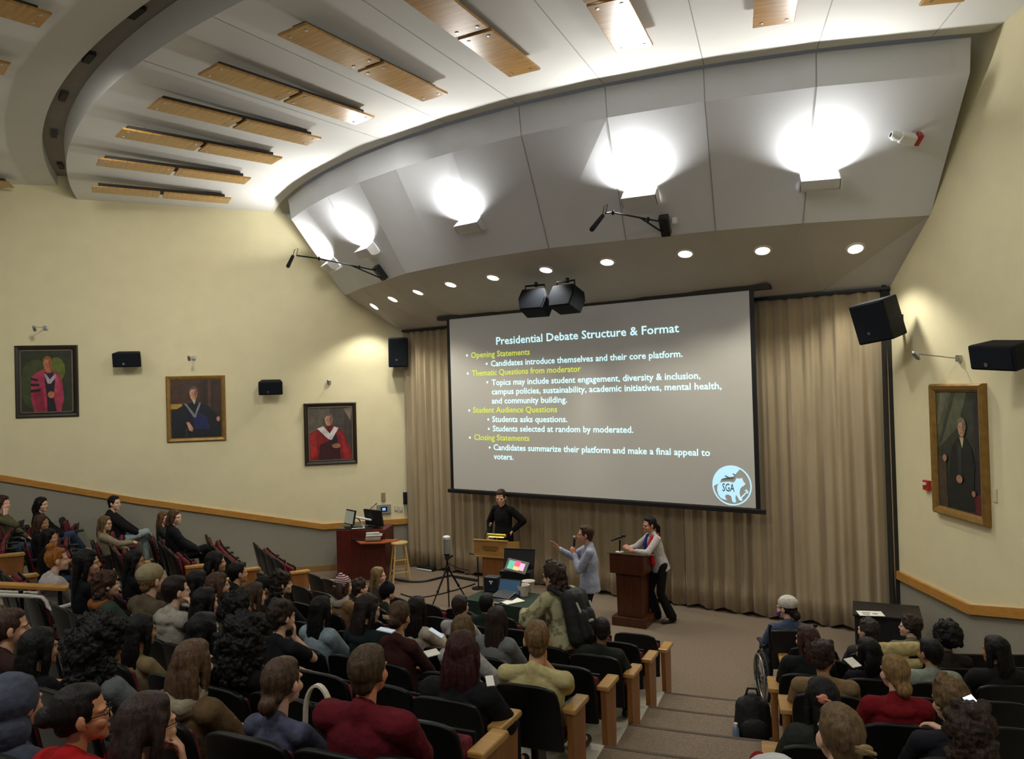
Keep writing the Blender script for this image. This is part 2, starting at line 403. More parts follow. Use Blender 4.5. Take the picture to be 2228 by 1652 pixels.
for q in ((1016.5, 773.7), (1018.3, 813), (1021.5, 893.5), (1023, 952.5), (1059.5, 792), (1060.7, 832), (1063, 913), (1064, 933.5), (1066, 974)):
    c = scr(*q); b.face([(c[0]+.022*math.cos(t), -.009, c[1]+.022*math.sin(t)) for t in np.linspace(0, 2*pi, 12, endpoint=False)])
b.build('slide_bullets', M_TXT, screen)
# round badge at the lower right of the slide
lc = scr(1592.6, 1056.5); lr = abs(scr(1592.6, 1013)[1]-lc[1])
def L(x, y, d=-.010): return (lc[0]+x*lr, d, lc[1]+y*lr)
b = MB(); n = 48
for i in range(n):
    t0, t1 = 2*pi*i/n, 2*pi*(i+1)/n
    b.face([L(.93*math.cos(t0), .93*math.sin(t0)), L(math.cos(t0), math.sin(t0)), L(math.cos(t1), math.sin(t1)), L(.93*math.cos(t1), .93*math.sin(t1))])
b.face([L(.93*math.cos(t), .93*math.sin(t)) for t in np.linspace(rad(62), rad(185), 20)]+[L(-.86, -.02), L(-.62, .08), L(-.5, .32), L(-.2, .4), L(.1, .45), L(.25, .62)])
bear = [(.70, .12), (.62, .02), (.5, -.05), (.42, -.16), (.38, -.35), (.42, -.55), (.52, -.66), (.5, -.74), (.36, -.72), (.27, -.55), (.2, -.45), (.16, -.62), (.2, -.8), (.12, -.86), (0, -.8), (-.04, -.55),
        (-.2, -.46), (-.34, -.5), (-.36, -.62), (-.26, -.74), (-.42, -.72), (-.58, -.66), (-.7, -.5), (-.76, -.25), (-.72, .0), (-.56, .12), (-.36, .16), (-.1, .18), (.1, .14), (.2, .26), (.25, .38), (.33, .36), (.44, .36), (.52, .4), (.56, .3), (.6, .2)]
b.face([L(x, y, -.011) for x, y in bear])
b.face([L(*p, -.011) for p in ((.38, -.62), (.74, -.26), (.78, -.3), (.42, -.68))]); b.face([L(*p, -.011) for p in ((.62, -.22), (.74, -.16), (.84, -.32), (.78, -.38), (.76, -.28))])
b.build('slide_badge', M_LOGO, screen)
b = MB()
b.face([L(*p, -.013) for p in ((-.62, .22), (-.3, .3), (.06, .34), (.2, .42), (.06, .4), (-.3, .36))]); b.face([L(*p, -.013) for p in ((-.34, .44), (-.1, .36), (-.06, .38), (-.3, .5))])
b.face([L(*p, -.013) for p in ((.06, .56), (.2, .5), (.22, .52), (.1, .62))])
b.build('badge_branches', M_LOGOD, screen)
me = text_mesh('SGA', .01); V = np.array([v.co[:] for v in me.vertices]); x0, w = V[:, 0].min(), V[:, 0].max()-V[:, 0].min()
b = MB(); b.add([L(-.48+(v[0]-x0)/w*.62, -.3+v[1]*.56, -.014) for v in V], [tuple(p.vertices) for p in me.polygons]); b.build('badge_letters', mat('badge_letter_grey', (96, 108, 116), .85, .01, 2), screen)
# ------------------------------------------------------------------ hanging oak panels under the ceiling
order = ['closest to the left wall', 'second from the left wall', 'third from the left wall', 'fourth from the left wall', 'fifth from the left wall', 'sixth from the left wall', 'cut by the top edge above the left microphone side',
         'cut by the top edge above the two middle wall lamps', 'cut by the top edge above the right wall lamp', 'at the top edge by the right wall']
PTH = [61.9, 55.4, 49.5, 44.4, 39.2, 33.7, 28.1, 22.4, 16.2, 9.4]
def plank_unit(t, R0, Rm, R1, zf, w, label, drop=.16):
    p0 = pol(R0, t, zf(R0)-drop); ang = -rad(t)  # local y: outwards from the centre
    root = thing('ceiling_panel', label, 'ceiling panel', pol((R0+R1)/2, t, zf((R0+R1)/2)-drop), pi-rad(t)+0, 'oak panels hung under the ceiling')
    half = (R1-R0)/2; mid = Rm-(R0+R1)/2
    for a, c in ((-half, mid-.03), (mid+.03, half)):
        b = MB(); b.box((0, (a+c)/2, 0), (w, c-a, .03)); pk = b.build('plank', M_OAK, root, bevel=.006)
        b = MB()
        for sx in (-1, 1):
            for y in (a+.09, c-.09): b.lathe([(.0, -.022), (.02, -.02), (.022, -.014)], (sx*w*.3, y, 0), 10)
        b.build('bolt', M_STEEL, pk)
    b = MB(); b.box((0, 0, .06), (w*.45, 2*half-.2, .07)); b.build('housing', mat('panel_housing', (60, 56, 52), .7, .1, 8), root)
    b = MB()
    for y in (-half*.7, half*.7): b.tube([(0, y, .09), (0, y, drop-.02)], .012, 6)
    b.build('hanger', M_STEEL, root)
for i, t in enumerate(PTH):
    plank_unit(t, 13.62, 14.82, 15.95, cez, .42, 'long two-plank oak panel hung under the white ceiling, '+order[i])
for t, lb in ((41.9, 'oak panel end under the rear ceiling at the upper left corner'), (47.4, 'sliver of oak panel under the rear ceiling at the left photo edge'), (67.2, 'sliver of oak panel under the rear ceiling just above the left wall')):
    plank_unit(t, 17.36, 18.5, 19.7, lambda R: 8.02, .42, lb)
# ------------------------------------------------------------------ wall lamps on the soffit
def cone_frame(p):
    r, th = polof(p); up = pol(SOF_R2, th, SOF_Z2)-pol(SOF_R1, th, SOF_Z1); up /= np.linalg.norm(up)
    xr = pol(1, th-90)-np.array([CX, CY, 0]); xr = -xr/np.linalg.norm(xr)
    if xr@RT < 0: xr = -xr
    out = np.cross(xr, up)     # towards the audience / down
    if out[2] > 0: out = -out
    return xr, out, up
SCP = [(1780, 390), (1396, 425), (1030, 484), (805, 540), (725, 572)]
scl = ['nearest the right wall and the white camera', 'above the right hanging microphone', 'middle one of five', 'second from the left, bright beam above it', 'farthest left, behind the left microphone boom']
for i, q in enumerate(SCP):
    p = oncone(*q); x, o, u = cone_frame(p)
    root = thing('wall_lamp', 'white half-round uplight on the soffit, '+scl[i], 'lamp', p, 0, 'uplights on the soffit')
    R = np.stack([x, o, u], 1)
    prof = [(0.02, -.10), (.12, -.10), (.185, -.06), (.2, 0.), (.2, .10), (.02, .10)]
    b = MB(); w = .46
    n = 10; arc = [(.02, -.11)]+[(.02+.17*math.sin(a), -.02-.10*math.cos(a)) for a in np.linspace(0.1, pi/2, n)]+[(.19, .09)]
    inner = [(y-.012 if k > 0 else y, z+.012 if k < n else z) for k, (y, z) in enumerate(arc)]
    V = []; F = []
    ring = arc+inner[::-1]
    for sx in (-w/2, w/2): V += [R@np.array([sx, y, z]) for y, z in ring]
    m = len(ring); F = [(k, (k+1) % m, m+(k+1) % m, m+k) for k in range(m)]+[tuple(range(m))[::-1], tuple(range(m, 2*m))]
    b.add(V, F)
    b.build('lamp_shade', mat('lamp_white_metal', (206, 205, 203), .45, .03, 5), root, smooth=40)
    b = MB()
    for sx in (-w/2-.006, w/2+.006):
        b.add([R@np.array([sx+d, y, z]) for d in (-.006, .006) for y, z in arc+[(.0, .09)]], [tuple(range(len(arc)+1))[::-1], tuple(range(len(arc)+1, 2*len(arc)+2))])
    b.build('end_cap', mat('lamp_white_metal', (206, 205, 203), .45, .03, 5), root)
    b = MB(); b.tube([R@np.array([-w/2+.04, .09, .02]), R@np.array([w/2-.04, .09, .02])], .02, 8)
    b.build('bulb', mat('lamp_bulb', (255, 250, 238), emit=6.), root)
    lp = p+R@np.array([0, .11, .1])
    light('wall_lamp_light', 'AREA', lp, SCONCE_W, (1, .985, .95), w*.7, .08, tuple(u*.9-o*.28), spread=145)
# ------------------------------------------------------------------ recessed downlights in the soffit underside
from mathutils.bvhtree import BVHTree
SBVH = BVHTree.FromPolygons([Vector(v) for v in SOFFIT_V], SOFFIT_F)
def onsoffit(x, y):
    d = Vector(ray(x, y)).normalized(); h = SBVH.ray_cast(Vector(CAMP), d); n = np.array(h[1]); n = -n if n@np.array(d) > 0 else n
    return np.array(h[0]), n
DL = [(815, 666), (855, 650), (910, 635), (981, 618), (1073, 603), (1188, 586), (1321, 569), (1491, 551), (1659, 544), (1861, 540)]
words = ['first', 'second', 'third', 'fourth', 'fifth', 'sixth', 'seventh', 'eighth', 'ninth', 'tenth']
for i, q in enumerate(DL):
    p, nrm = onsoffit(*q)
    Q = Vector(nrm).to_track_quat('Z', 'Y').to_matrix(); Q = np.array(Q)
    root = thing('downlight', 'round recessed downlight in the stage soffit, %s counting from the left wall' % words[i], 'light', p, 0, 'downlights over the stage')
    b = MB(); b.lathe([(.001, .012), (.095, .012), (.1, .008)], (0, 0, 0), 24, Q); b.build('lens', mat('downlight_lens', (255, 247, 226), emit=5.), root)
    b = MB(); b.lathe([(.1, .004), (.1, .02), (.125, .016), (.13, .0)], (0, 0, 0), 24, Q); b.build('trim_ring', mat('downlight_ring', (225, 220, 205), .5, .02, 4), root, smooth=40)
    light('downlight_light', 'SPOT', p+nrm*.05, DOWN_W*(1.25 if i in (0, 9) else 1), (1, .97, .88), .08, spot=112, blend=.5, dirv=tuple(np.array([0, 0, -1.])+FN*(-.1)))
# fill lights added under the rear ceiling, no fixtures, to brighten the room
for t, R in ((50, 20.5), (36, 21.5), (24, 21.), (12, 20.5), (30, 24.)):
    light('rear_fill_light', 'AREA', pol(R, t, 7.9), REAR_FILL_W, (1, 1, .98), .5, dirv=(0, 0, -1))
# fill spots without fixtures, added to brighten the portrait walls
for p, q, e in (((-4.6, 8.6, 7.35), (-8.6, 15.2, 4.6), 330.), ((-1.5, 10.2, 7.3), (-4.2, 16.2, 4.4), 170.), ((.9, 7.2, 7.5), (5.5, 9.0, 3.4), 250.)):
    light('wall_fill_light', 'SPOT', p, e, (1, .98, .9), .45, spot=74, blend=1., dirv=tuple(np.array(q)-np.array(p)))
# ------------------------------------------------------------------ loudspeakers
def speaker_pair(px, py, label, yaw):
    p = oncyl(px, py, 10.6)
    root = thing('ceiling_speaker', label, 'speaker', p, yaw, 'pair of loudspeakers under the soffit')
    prof = [(-.25, .04), (-.2, .2), (.2, .2), (.25, .04), (.2, -.17), (-.2, -.17)]
    b = MB(); M = rotm(x=rad(-20))
    b.prism([M@np.array([x, -.16, z]) for x, z in prof], M@np.array([0, .34, 0])); b.build('cabinet', M_CAB, root, bevel=.015)
    b = MB(); b.prism([M@np.array([x*.9, -.165, z*.85-.01]) for x, z in prof], M@np.array([0, -.012, 0])); b.build('grille', mat('grille_dark_blue', (28, 31, 38), .9, .2, 60, bump=.2, bscale=300, spec=.15), root)
    b = MB(); b.tube([(-.17, 0, .2), (-.17, 0, .3), (.17, 0, .3), (.17, 0, .2)], .016, 8); b.tube([(0, .05, .28), (0, .05, .36)], .03, 8); b.build('bracket', M_METAL, root)
speaker_pair(1165, 661, 'left one of the two black loudspeakers hung under the soffit above the screen', FA+rad(10))
speaker_pair(1232, 653, 'right one of the two black loudspeakers hung under the soffit above the screen', FA-rad(4))
def box_speaker(name, label, p, rz, size, tilt=0., roll=0., off=.12, group=None):
    root = thing(name, label, 'speaker', p, rz, group); M = rotm(x=tilt, y=roll); w, d, h = size
    c = np.array([0, -off-d/2, 0])
    b = MB(); b.add([c+M@np.array([x*(1 if y < 0 else .8), y, z]) for z in (-h/2, h/2) for y in (-d/2, d/2) for x in (-w/2, w/2)], [(0, 2, 3, 1), (4, 5, 7, 6), (0, 1, 5, 4), (2, 6, 7, 3), (0, 4, 6, 2), (1, 3, 7, 5)])
    b.build('cabinet', M_CAB, root, bevel=.02)
    b = MB(); b.box(c+M@np.array([0, -d/2-.006, 0]), (w-.05, .014, h-.05), M); b.build('grille', mat('grille_dark_blue', (28, 31, 38), .9, .2, 60, bump=.2, bscale=300, spec=.15), root)
    b = MB(); b.lathe([(.0, 0), (.022, 0), (.024, .006)], c+M@np.array([-w*.1, -d/2-.016, -h*.25]), 12, M@rotm(x=pi/2)); b.build('badge', M_STEEL, root)
    b = MB(); b.box((0, -.012, 0), (.12, .024, .16)); b.tube([(0, -.02, 0), (0, -off-.05, 0)], .028, 8); b.build('wall_bracket', M_METAL, root)
p = onleft(285, 783); box_speaker('wall_speaker', 'black wide loudspeaker on the left wall between the pink-robed and the blue-robed portraits', p, LW_ANG, (.52, .26, .28), rad(12), 0)
p = onleft(591, 843); box_speaker('wall_speaker', 'black wide loudspeaker on the left wall between the blue-robed and the red-robed portraits', p, LW_ANG, (.48, .26, .28), rad(12), 0)
p = onleft(862, 768); box_speaker('corner_speaker', 'tall black loudspeaker on the left wall beside the beige curtain', p, LW_ANG, (.42, .36, .62), rad(6), 0)
p = onright(1962, 697); box_speaker('corner_speaker', 'square black loudspeaker tilted down in the right corner by the curtain', p, rad(-62), (.54, .4, .56), rad(14), rad(-6), off=.28)
p = onright(2238, 772); box_speaker('wall_speaker', 'black wide loudspeaker at the right photo edge above the tall painting', p, rad(-75), (.56, .3, .27), rad(12), rad(4), off=.2)
# ------------------------------------------------------------------ microphones on booms
def boom(label, qb, pts, mic, shadowless=False):
    p = oncone(*qb); x, o, u = cone_frame(p); R = np.stack([x, o, u], 1)
    root = thing('boom_microphone', label, 'microphone', p, 0, 'boom microphones on the soffit')
    b = MB(); b.box(o*.06, (.13, .12, .3), R); b.build('mount_box', M_BLACK, root, bevel=.01)
    P = [atd(a, c, d)-p for a, c, d in pts]
    b = MB(); b.tube([o*.1+u*.08]+P, .013, 8); b.tube([o*.1-u*.12, P[0]*.45+(o*.1+u*.08)*.55], .013, 8)
    for k in (.3, .97):
        c = (o*.1+u*.08)*(1-k)+P[0]*k; b.shp(ell(c, (.022, .022, .035)))
    b.build('boom_arm', M_METAL, root, smooth=40)
    Q = [atd(a, c, d)-p for a, c, d in mic]
    b = MB(); b.shp(capsule(Q[0], Q[-1], .028, .034, 10)); b.build('windscreen', mat('foam_black', (22, 22, 23), .98, .2, 60, bump=.4, bscale=150), root, smooth=True)
    b = MB(); b.tube([P[-1], P[-1]+np.array([.03, 0, .12]), (P[-1]+Q[0])/2+np.array([0, 0, .1]), Q[0]], .006, 6); b.build('cable', M_BLACK, root)
boom('black boom microphone reaching left from the soffit below the bright right-hand lamps', (1448, 486), [(1330, 462, 10.2), (1318, 464, 10.1)], [(1311, 470, 10.1), (1288, 499, 10.05)])
boom('black boom microphone reaching left over the red-robed portrait from the soffit', (832, 589), [(690, 562, 13.1), (645, 556, 13.0)], [(637, 558, 13.0), (627, 579, 12.98)])
# white camera on the soffit at the right
p = oncone(1972, 293); x, o, u = cone_frame(p); R = np.stack([x, o, u], 1)
root = thing('ceiling_camera', 'white boxy camera with a red back on the soffit near the right wall', 'camera', p)
M = R@rotm(z=rad(0), y=rad(18))
b = MB(); b.box(R@np.array([-.02, .1, 0]), (.2, .13, .13), M); b.build('camera_body', M_WHITE, root, bevel=.02)
b = MB(); b.lathe([(.0, .0), (.055, 0), (.06, .06), (.04, .1), (.0, .1)], R@np.array([-.12, .1, .03]), 16, M@rotm(y=-pi/2)); b.build('lens_barrel', M_WHITE, root, smooth=40)
b = MB(); b.lathe([(.0, .101), (.03, .101)], R@np.array([-.12, .1, .03]), 16, M@rotm(y=-pi/2)); b.build('lens', M_BLACK, root)
b = MB(); b.box(R@np.array([.11, .09, -.02]), (.06, .12, .14), M); b.build('red_back', mat('red_plastic', (170, 40, 44), .4, .1, 6), root, bevel=.01)
b = MB(); b.tube([(0, 0, 0), R@np.array([.02, .08, -.02])], .025, 8); b.build('bracket', M_STEEL, root)
# ------------------------------------------------------------------ portraits
def portrait(label, quad, on, rz, patches, frame_mat, fw_, depth=.05, bg=(40, 45, 30), inner=None):
    pts = [on(*q) for q in quad]; c = sum(pts)/4
    X = np.array([math.cos(rz), math.sin(rz), 0])
    us = [(p-c)@X for p in pts]; w = (us[1]+us[2]-us[0]-us[3])/2; h = (pts[0][2]+pts[1][2]-pts[2][2]-pts[3][2])/2
    root = thing('portrait_painting', label, 'painting', c, rz, 'portraits on the hall walls')
    b = MB(); mats = []; mi = {}
    def setm(col):
        if col not in mi: mi[col] = len(mats); mats.append(mat('oil_paint', col, .55, .3, 9, detail=6, bump=.05))
        b.cur = mi[col]
    iw, ih = w-2*fw_, h-2*fw_
    setm(bg); b.box((0, -.02, 0), (iw, .02, ih)); lay = -.031
    for col, poly in patches:
        setm(col); b.face([((x-.5)*iw, lay, (.5-y)*ih) for x, y in poly]); lay -= .0012
    b.build('canvas', mats, root)
    b = MB(); prof = [(0, 0), (0, depth*.7), (fw_*.25, depth), (fw_*.7, depth*.8), (fw_, depth*.5), (fw_, 0)]
    for k in range(4):
        cs = [(-w/2, -h/2), (w/2, -h/2), (w/2, h/2), (-w/2, h/2)]; a, d = np.array(cs[k]), np.array(cs[(k+1) % 4])
        V = []
        for q in (a, d):
            inn = -np.sign(q)
            for s, y in prof: V.append((q[0]+inn[0]*s, -y, q[1]+inn[1]*s))
        m = len(prof); b.add(V, [(i, i+1, m+i+1, m+i) for i in range(m-1)])
    b.build('frame', frame_mat, root)
    if inner:
        b = MB(); t = fw_*.3
        for sx, sz, ww, hh in ((0, 1, iw, t), (0, -1, iw, t), (1, 0, t, ih), (-1, 0, t, ih)): b.box((sx*(iw-t)/2, -.034, sz*(ih-t)/2), (ww, .016, hh))
        b.build('inner_liner', inner, root)
    return root
M_FR1 = mat('dark_walnut_frame', (44, 34, 26), .35, .2, 6); M_FR2 = mat('gilt_frame', (150, 116, 58), .4, .2, 14, metal=.35, bump=.1)
M_LIN = mat('grey_gilt_liner', (112, 100, 84), .45, .1, 8, metal=.3)
def oval(cx, cy, rx, ry, n=18): return [(cx+rx*math.cos(t), cy+ry*math.sin(t)) for t in np.linspace(0, 2*pi, n, endpoint=False)]
def pface(cx, cy, rx, ry, skin, dark, hair):
    return [(hair, oval(cx, cy-ry*.35, rx*1.25, ry*.95)), (skin, oval(cx, cy, rx, ry)), (dark, [(cx+rx*.25, cy-ry*.8), (cx+rx*.85, cy-ry*.45), (cx+rx*.95, cy+ry*.2), (cx+rx*.45, cy+ry*.85), (cx+rx*.3, cy+ry*.2)]),
            (hair, [(cx-rx*.95, cy-ry*.35), (cx-rx*.6, cy-ry*.75), (cx+rx*.5, cy-ry*.8), (cx+rx*.95, cy-ry*.3), (cx+rx*.9, cy-ry*.9), (cx, cy-ry*1.2), (cx-rx*.9, cy-ry*.9)]),
            (dark, [(cx-rx*.6, cy-ry*.2), (cx-rx*.15, cy-ry*.22), (cx-rx*.15, cy-ry*.1), (cx-rx*.55, cy-ry*.08)]), (dark, [(cx+rx*.2, cy-ry*.22), (cx+rx*.6, cy-ry*.2), (cx+rx*.55, cy-ry*.08), (cx+rx*.2, cy-ry*.1)]),
            (dark, [(cx, cy-ry*.1), (cx+rx*.22, cy+ry*.25), (cx-rx*.12, cy+ry*.27)]), (dark, [(cx-rx*.3, cy+ry*.47), (cx+rx*.3, cy+ry*.46), (cx+rx*.2, cy+ry*.56), (cx-rx*.2, cy+ry*.57)])]
portrait('portrait of a figure in a pink robe on green, leftmost on the left wall', [(31, 753), (169, 751), (173, 905), (37, 911)], onleft, LW_ANG, [
    ((96, 110, 36), oval(.68, .32, .17, .2)), ((62, 72, 34), oval(.3, .55, .3, .4)),
    ((168, 54, 80), [(.30, .36), (.44, .31), (.58, .31), (.74, .38), (.80, .55), (.82, .78), (.76, .99), (.26, .99), (.2, .78), (.2, .55), (.23, .42)]),
    ((140, 34, 60), [(.24, .62), (.42, .6), (.46, .99), (.3, .99)]), ((186, 70, 92), [(.6, .35), (.72, .42), (.76, .62), (.66, .7), (.6, .5)]),
    ((30, 22, 34), [(.47, .36), (.62, .36), (.66, .5), (.62, .74), (.68, .99), (.5, .99), (.5, .72), (.46, .5)]),
    ((34, 20, 30), [(.2, .44), (.33, .46), (.33, .495), (.2, .475)]), ((34, 20, 30), [(.2, .53), (.36, .54), (.36, .575), (.2, .57)]), ((34, 20, 30), [(.19, .63), (.38, .62), (.38, .655), (.2, .67)]),
    ((178, 160, 168), [(.45, .38), (.49, .38), (.56, .47), (.66, .38), (.69, .42), (.58, .54), (.52, .54)]), ((32, 26, 52), [(.49, .37), (.63, .37), (.57, .47)]),
    ((176, 108, 74), [(.48, .3), (.57, .3), (.59, .37), (.5, .37)]), *pface(.525, .235, .075, .105, (190, 120, 84), (146, 86, 58), (146, 92, 52)),
    ((188, 118, 88), oval(.585, .715, .065, .055))], M_FR1, .085, bg=(46, 52, 30), inner=M_LIN)
portrait('gilt-framed portrait of a seated figure in a dark blue robe on the left wall', [(360, 820), (489, 816), (493, 957), (365, 964)], onleft, LW_ANG, [
    ((70, 48, 34), [(0, 0), (.6, 0), (.58, .5), (0, .5)]), ((48, 32, 26), [(.66, 0), (.7, 0), (.7, .6), (.66, .6)]), ((84, 58, 46), [(.74, 0), (.8, 0), (.8, .55), (.74, .55)]), ((60, 40, 34), [(.85, 0), (1, 0), (1, .6), (.85, .6)]),
    ((176, 142, 54), [(0, .41), (.22, .41), (.22, .5), (0, .5)]),
    ((22, 24, 34), [(.02, .55), (.2, .46), (.38, .4), (.6, .4), (.76, .47), (.92, .62), (.98, .8), (.98, 1), (.02, 1)]), ((28, 38, 84), [(.42, .62), (.6, .58), (.72, .66), (.76, .86), (.48, .86)]),
    ((128, 132, 140), [(.26, .4), (.32, .42), (.47, .6), (.56, .4), (.6, .4), (.49, .66), (.44, .64)]), ((214, 208, 200), [(.42, .34), (.5, .34), (.47, .43)]),
    *pface(.455, .245, .075, .11, (200, 152, 122), (140, 98, 76), (96, 78, 66)), ((196, 148, 124), [(.3, .73), (.36, .73), (.44, .84), (.42, .9), (.36, .88)]), ((190, 140, 116), oval(.94, .69, .035, .045)),
    ((66, 44, 36), [(.28, .85), (.32, .84), (.33, 1), (.29, 1)])], M_FR2, .085, bg=(54, 38, 30))
portrait('dark-framed portrait of a figure in a red robe with white collar, left wall', [(660, 878), (775, 875), (777, 1008), (664, 1013)], onleft, LW_ANG, [
    ((92, 84, 72), [(0, 0), (.5, 0), (.42, .5), (0, .5)]), ((72, 66, 58), [(.5, 0), (.82, 0), (.8, .6), (.5, .5)]), ((126, 110, 92), [(.8, .05), (.98, .0), (.95, .28)]),
    ((126, 26, 26), [(.02, .5), (.2, .42), (.42, .36), (.6, .36), (.74, .44), (.86, .62), (.97, .86), (.98, 1), (0, 1)]), ((164, 36, 34), [(.04, .52), (.16, .46), (.2, .9), (.04, .96)]), ((160, 34, 34), [(.7, .46), (.8, .56), (.92, .96), (.8, .98)]),
    ((60, 18, 22), [(.26, .7), (.5, .62), (.7, .7), (.72, .98), (.22, .98)]), ((30, 28, 32), [(.48, .5), (.62, .46), (.66, .66), (.5, .68)]),
    ((212, 206, 204), [(.2, .4), (.34, .36), (.48, .5), (.58, .37), (.68, .4), (.52, .62), (.44, .6)]), ((60, 40, 36), [(.43, .38), (.49, .38), (.48, .5)]),
    *pface(.46, .255, .085, .105, (186, 138, 112), (130, 92, 74), (98, 84, 76)), ((150, 104, 84), oval(.62, .73, .1, .045))], M_FR1, .08, bg=(62, 56, 50), inner=M_LIN)
portrait('tall gilt-framed portrait of a figure in a black coat, right wall', [(2031, 835), (2148, 835), (2158, 1148), (2043, 1113)], onright, rad(-90), [
    ((86, 90, 70), [(0, 0), (.72, 0), (.5, .3), (.0, .5)]), ((112, 116, 92), [(.1, 0), (.3, 0), (.05, .28), (0, .3)]), ((60, 66, 52), [(.36, 0), (.46, 0), (.1, .42), (0, .5)]), ((38, 30, 34), [(.86, .1), (1, 0), (1, 1), (.84, 1)]),
    ((76, 60, 46), [(0, .56), (.2, .56), (.22, 1), (0, 1)]), ((96, 34, 36), [(.78, .86), (1, .82), (1, 1), (.76, 1)]),
    ((26, 28, 28), [(.36, .46), (.5, .39), (.68, .39), (.8, .46), (.86, .62), (.82, .8), (.84, .98), (.24, .98), (.26, .8), (.3, .6)]), ((44, 54, 50), [(.48, .42), (.58, .44), (.56, .7), (.5, .7)]),
    ((196, 184, 140), [(.54, .38), (.64, .38), (.6, .47)]), *pface(.6, .305, .08, .072, (186, 146, 112), (132, 98, 74), (126, 112, 92)), ((178, 132, 104), oval(.53, .73, .07, .035)), ((168, 124, 96), oval(.84, .83, .04, .025)), ((170, 130, 100), oval(.2, .57, .05, .03))], M_FR2, .1, .09, bg=(50, 54, 44))
# small spotlights above the portraits
def pic_light(q, on, rz, q2, label):
    p = on(*q); root = thing('picture_light', label, 'lamp', p, rz, 'picture lights on the walls')
    b = MB(); b.box((0, -.02, 0), (.08, .04, .08)); b.build('mount', M_STEEL, root, bevel=.006)
    b = MB(); e = np.array(q2); b.tube([(0, -.03, 0), e], .007, 6); b.build('arm', M_STEEL, root)
    b = MB(); b.shp(capsule(e, e+np.array([0.0, .05, -.05]), .03, .035, 10)); b.build('lamp_head', M_STEEL, root, smooth=True)
pic_light((100, 714), onleft, LW_ANG, (-.05, -.5, -.02), 'small silver picture light above the pink-robed portrait')
pic_light((422, 779), onleft, LW_ANG, (-.02, -.5, .0), 'small silver picture light above the blue-robed portrait')
pic_light((716, 832), onleft, LW_ANG, (-.02, -.5, .02), 'small silver picture light above the red-robed portrait')
pic_light((2089, 780), onright, rad(-90), (-.12, -.5, .08), 'small silver picture light on a long arm above the tall right painting')
# ------------------------------------------------------------------ wall devices
def plate(name, label, cat, q, on, rz, size, m, group=None):
    p = on(*q); root = thing(name, label, cat, p, rz, group); w, d, h = size
    b = MB(); b.box((0, -d/2, 0), size); b.build('plate', m, root, bevel=.004); return root
r = plate('control_panel', 'grey touch control panel with small blue screen above the left oak trim', 'control panel', (835, 1107.5), onleft, LW_ANG, (.3, .05, .19), mat('panel_grey', (150, 148, 142), .5, .05, 6))
b = MB(); b.box((-.0, -.052, .0), (.14, .006, .1)); sc_ = b.build('bezel', M_BLACK, r)
b = MB(); b.box((-.0, -.056, .0), (.07, .004, .055)); b.build('display', mat('panel_display', (120, 165, 235), emit=.6), sc_)
M_BEI = mat('beige_switch', (200, 190, 160), .5, .05, 6); M_TAN = mat('tan_thermostat', (158, 140, 104), .5, .05, 6)
r = plate('thermostat', 'tan thermostat on the left wall above the touch panel', 'thermostat', (834, 1081), onleft, LW_ANG, (.085, .04, .18), M_TAN)
for q, lb in (((810, 1108), 'beige switch plate left of the touch control panel'), ((862, 1107), 'beige switch plate right of the touch control panel, the nearer to it'), ((872, 1108), 'beige switch plate beside the wall telephone')):
    r = plate('switch_plate', lb, 'switch', q, onleft, LW_ANG, (.085, .015, .12), M_BEI, 'switch plates by the touch panel'); b = MB(); b.box((0, -.02, 0), (.03, .012, .05)); b.build('rocker', M_WHITE, r)
r = plate('wall_telephone', 'black wall telephone hanging beside the beige curtain', 'telephone', (882, 1084), onleft, LW_ANG, (.1, .03, .26), M_BLACK)
b = MB(); b.box((0, -.055, .02), (.055, .04, .23)); b.build('handset', M_BLACK, r, bevel=.012)
b = MB(); b.tube([(.02, -.04, -.12), (.03, -.04, -.3), (.0, -.04, -.4), (-.025, -.04, -.3), (-.02, -.04, -.12)], .006, 6); b.build('cord', mat('phone_cord_grey', (120, 116, 104), .6, .1, 9), r)
r = plate('fire_alarm', 'red fire alarm strobe on the right wall beside the tall painting', 'fire alarm', (2021, 1056), onright, rad(-90), (.13, .05, .13), mat('alarm_red', (178, 40, 32), .4, .08, 6))
b = MB(); b.box((0, -.062, .02), (.08, .03, .04)); b.build('strobe', mat('strobe_clear', (226, 214, 206), .2, .03, 6), r, bevel=.008)
plate('placard', 'small cream placard on the right wall beside the tall painting', 'placard', (2166, 1078), onright, rad(-90), (.07, .012, .16), mat('cream_placard', (216, 205, 172), .6, .03, 5))
plate('wall_box', 'small white outlet box beside the right boom microphone mount', 'outlet', (1470, 481), lambda x, y: oncone(x, y), FA, (.06, .06, .08), M_WHITE)
# ------------------------------------------------------------------ oak lectern (left) and mahogany lectern (right)
def yaw_of(p, q): d = np.array(q)-np.array(p); return math.atan2(d[1], d[0])
pA = onz(1031, 1172, 1.17); pB = onz(1103, 1176, 1.17)
ryw = yaw_of(pA, pB); wl = float(np.linalg.norm((pB-pA)[:2])); ctr = (pA+pB)/2; ctr[2] = 0
OAKL = dict(w=wl, rz=ryw, c=ctr)
root = thing('lectern', 'light oak lectern with a wide box top, left of the speakers', 'lectern', ctr, ryw)
w = wl
b = MB(); b.box((0, .27, .44), (w*.62, .42, .88)); b.build('pedestal', M_OAKV, root, bevel=.008)
b = MB(); b.box((0, .27, .04), (w*.85, .56, .08)); b.build('base', M_OAKV, root, bevel=.01)
b = MB(); b.prism([(-w/2, 0, .86), (w/2, 0, .86), (w/2, 0, 1.14), (-w/2, 0, 1.14)], (0, .02, 0))
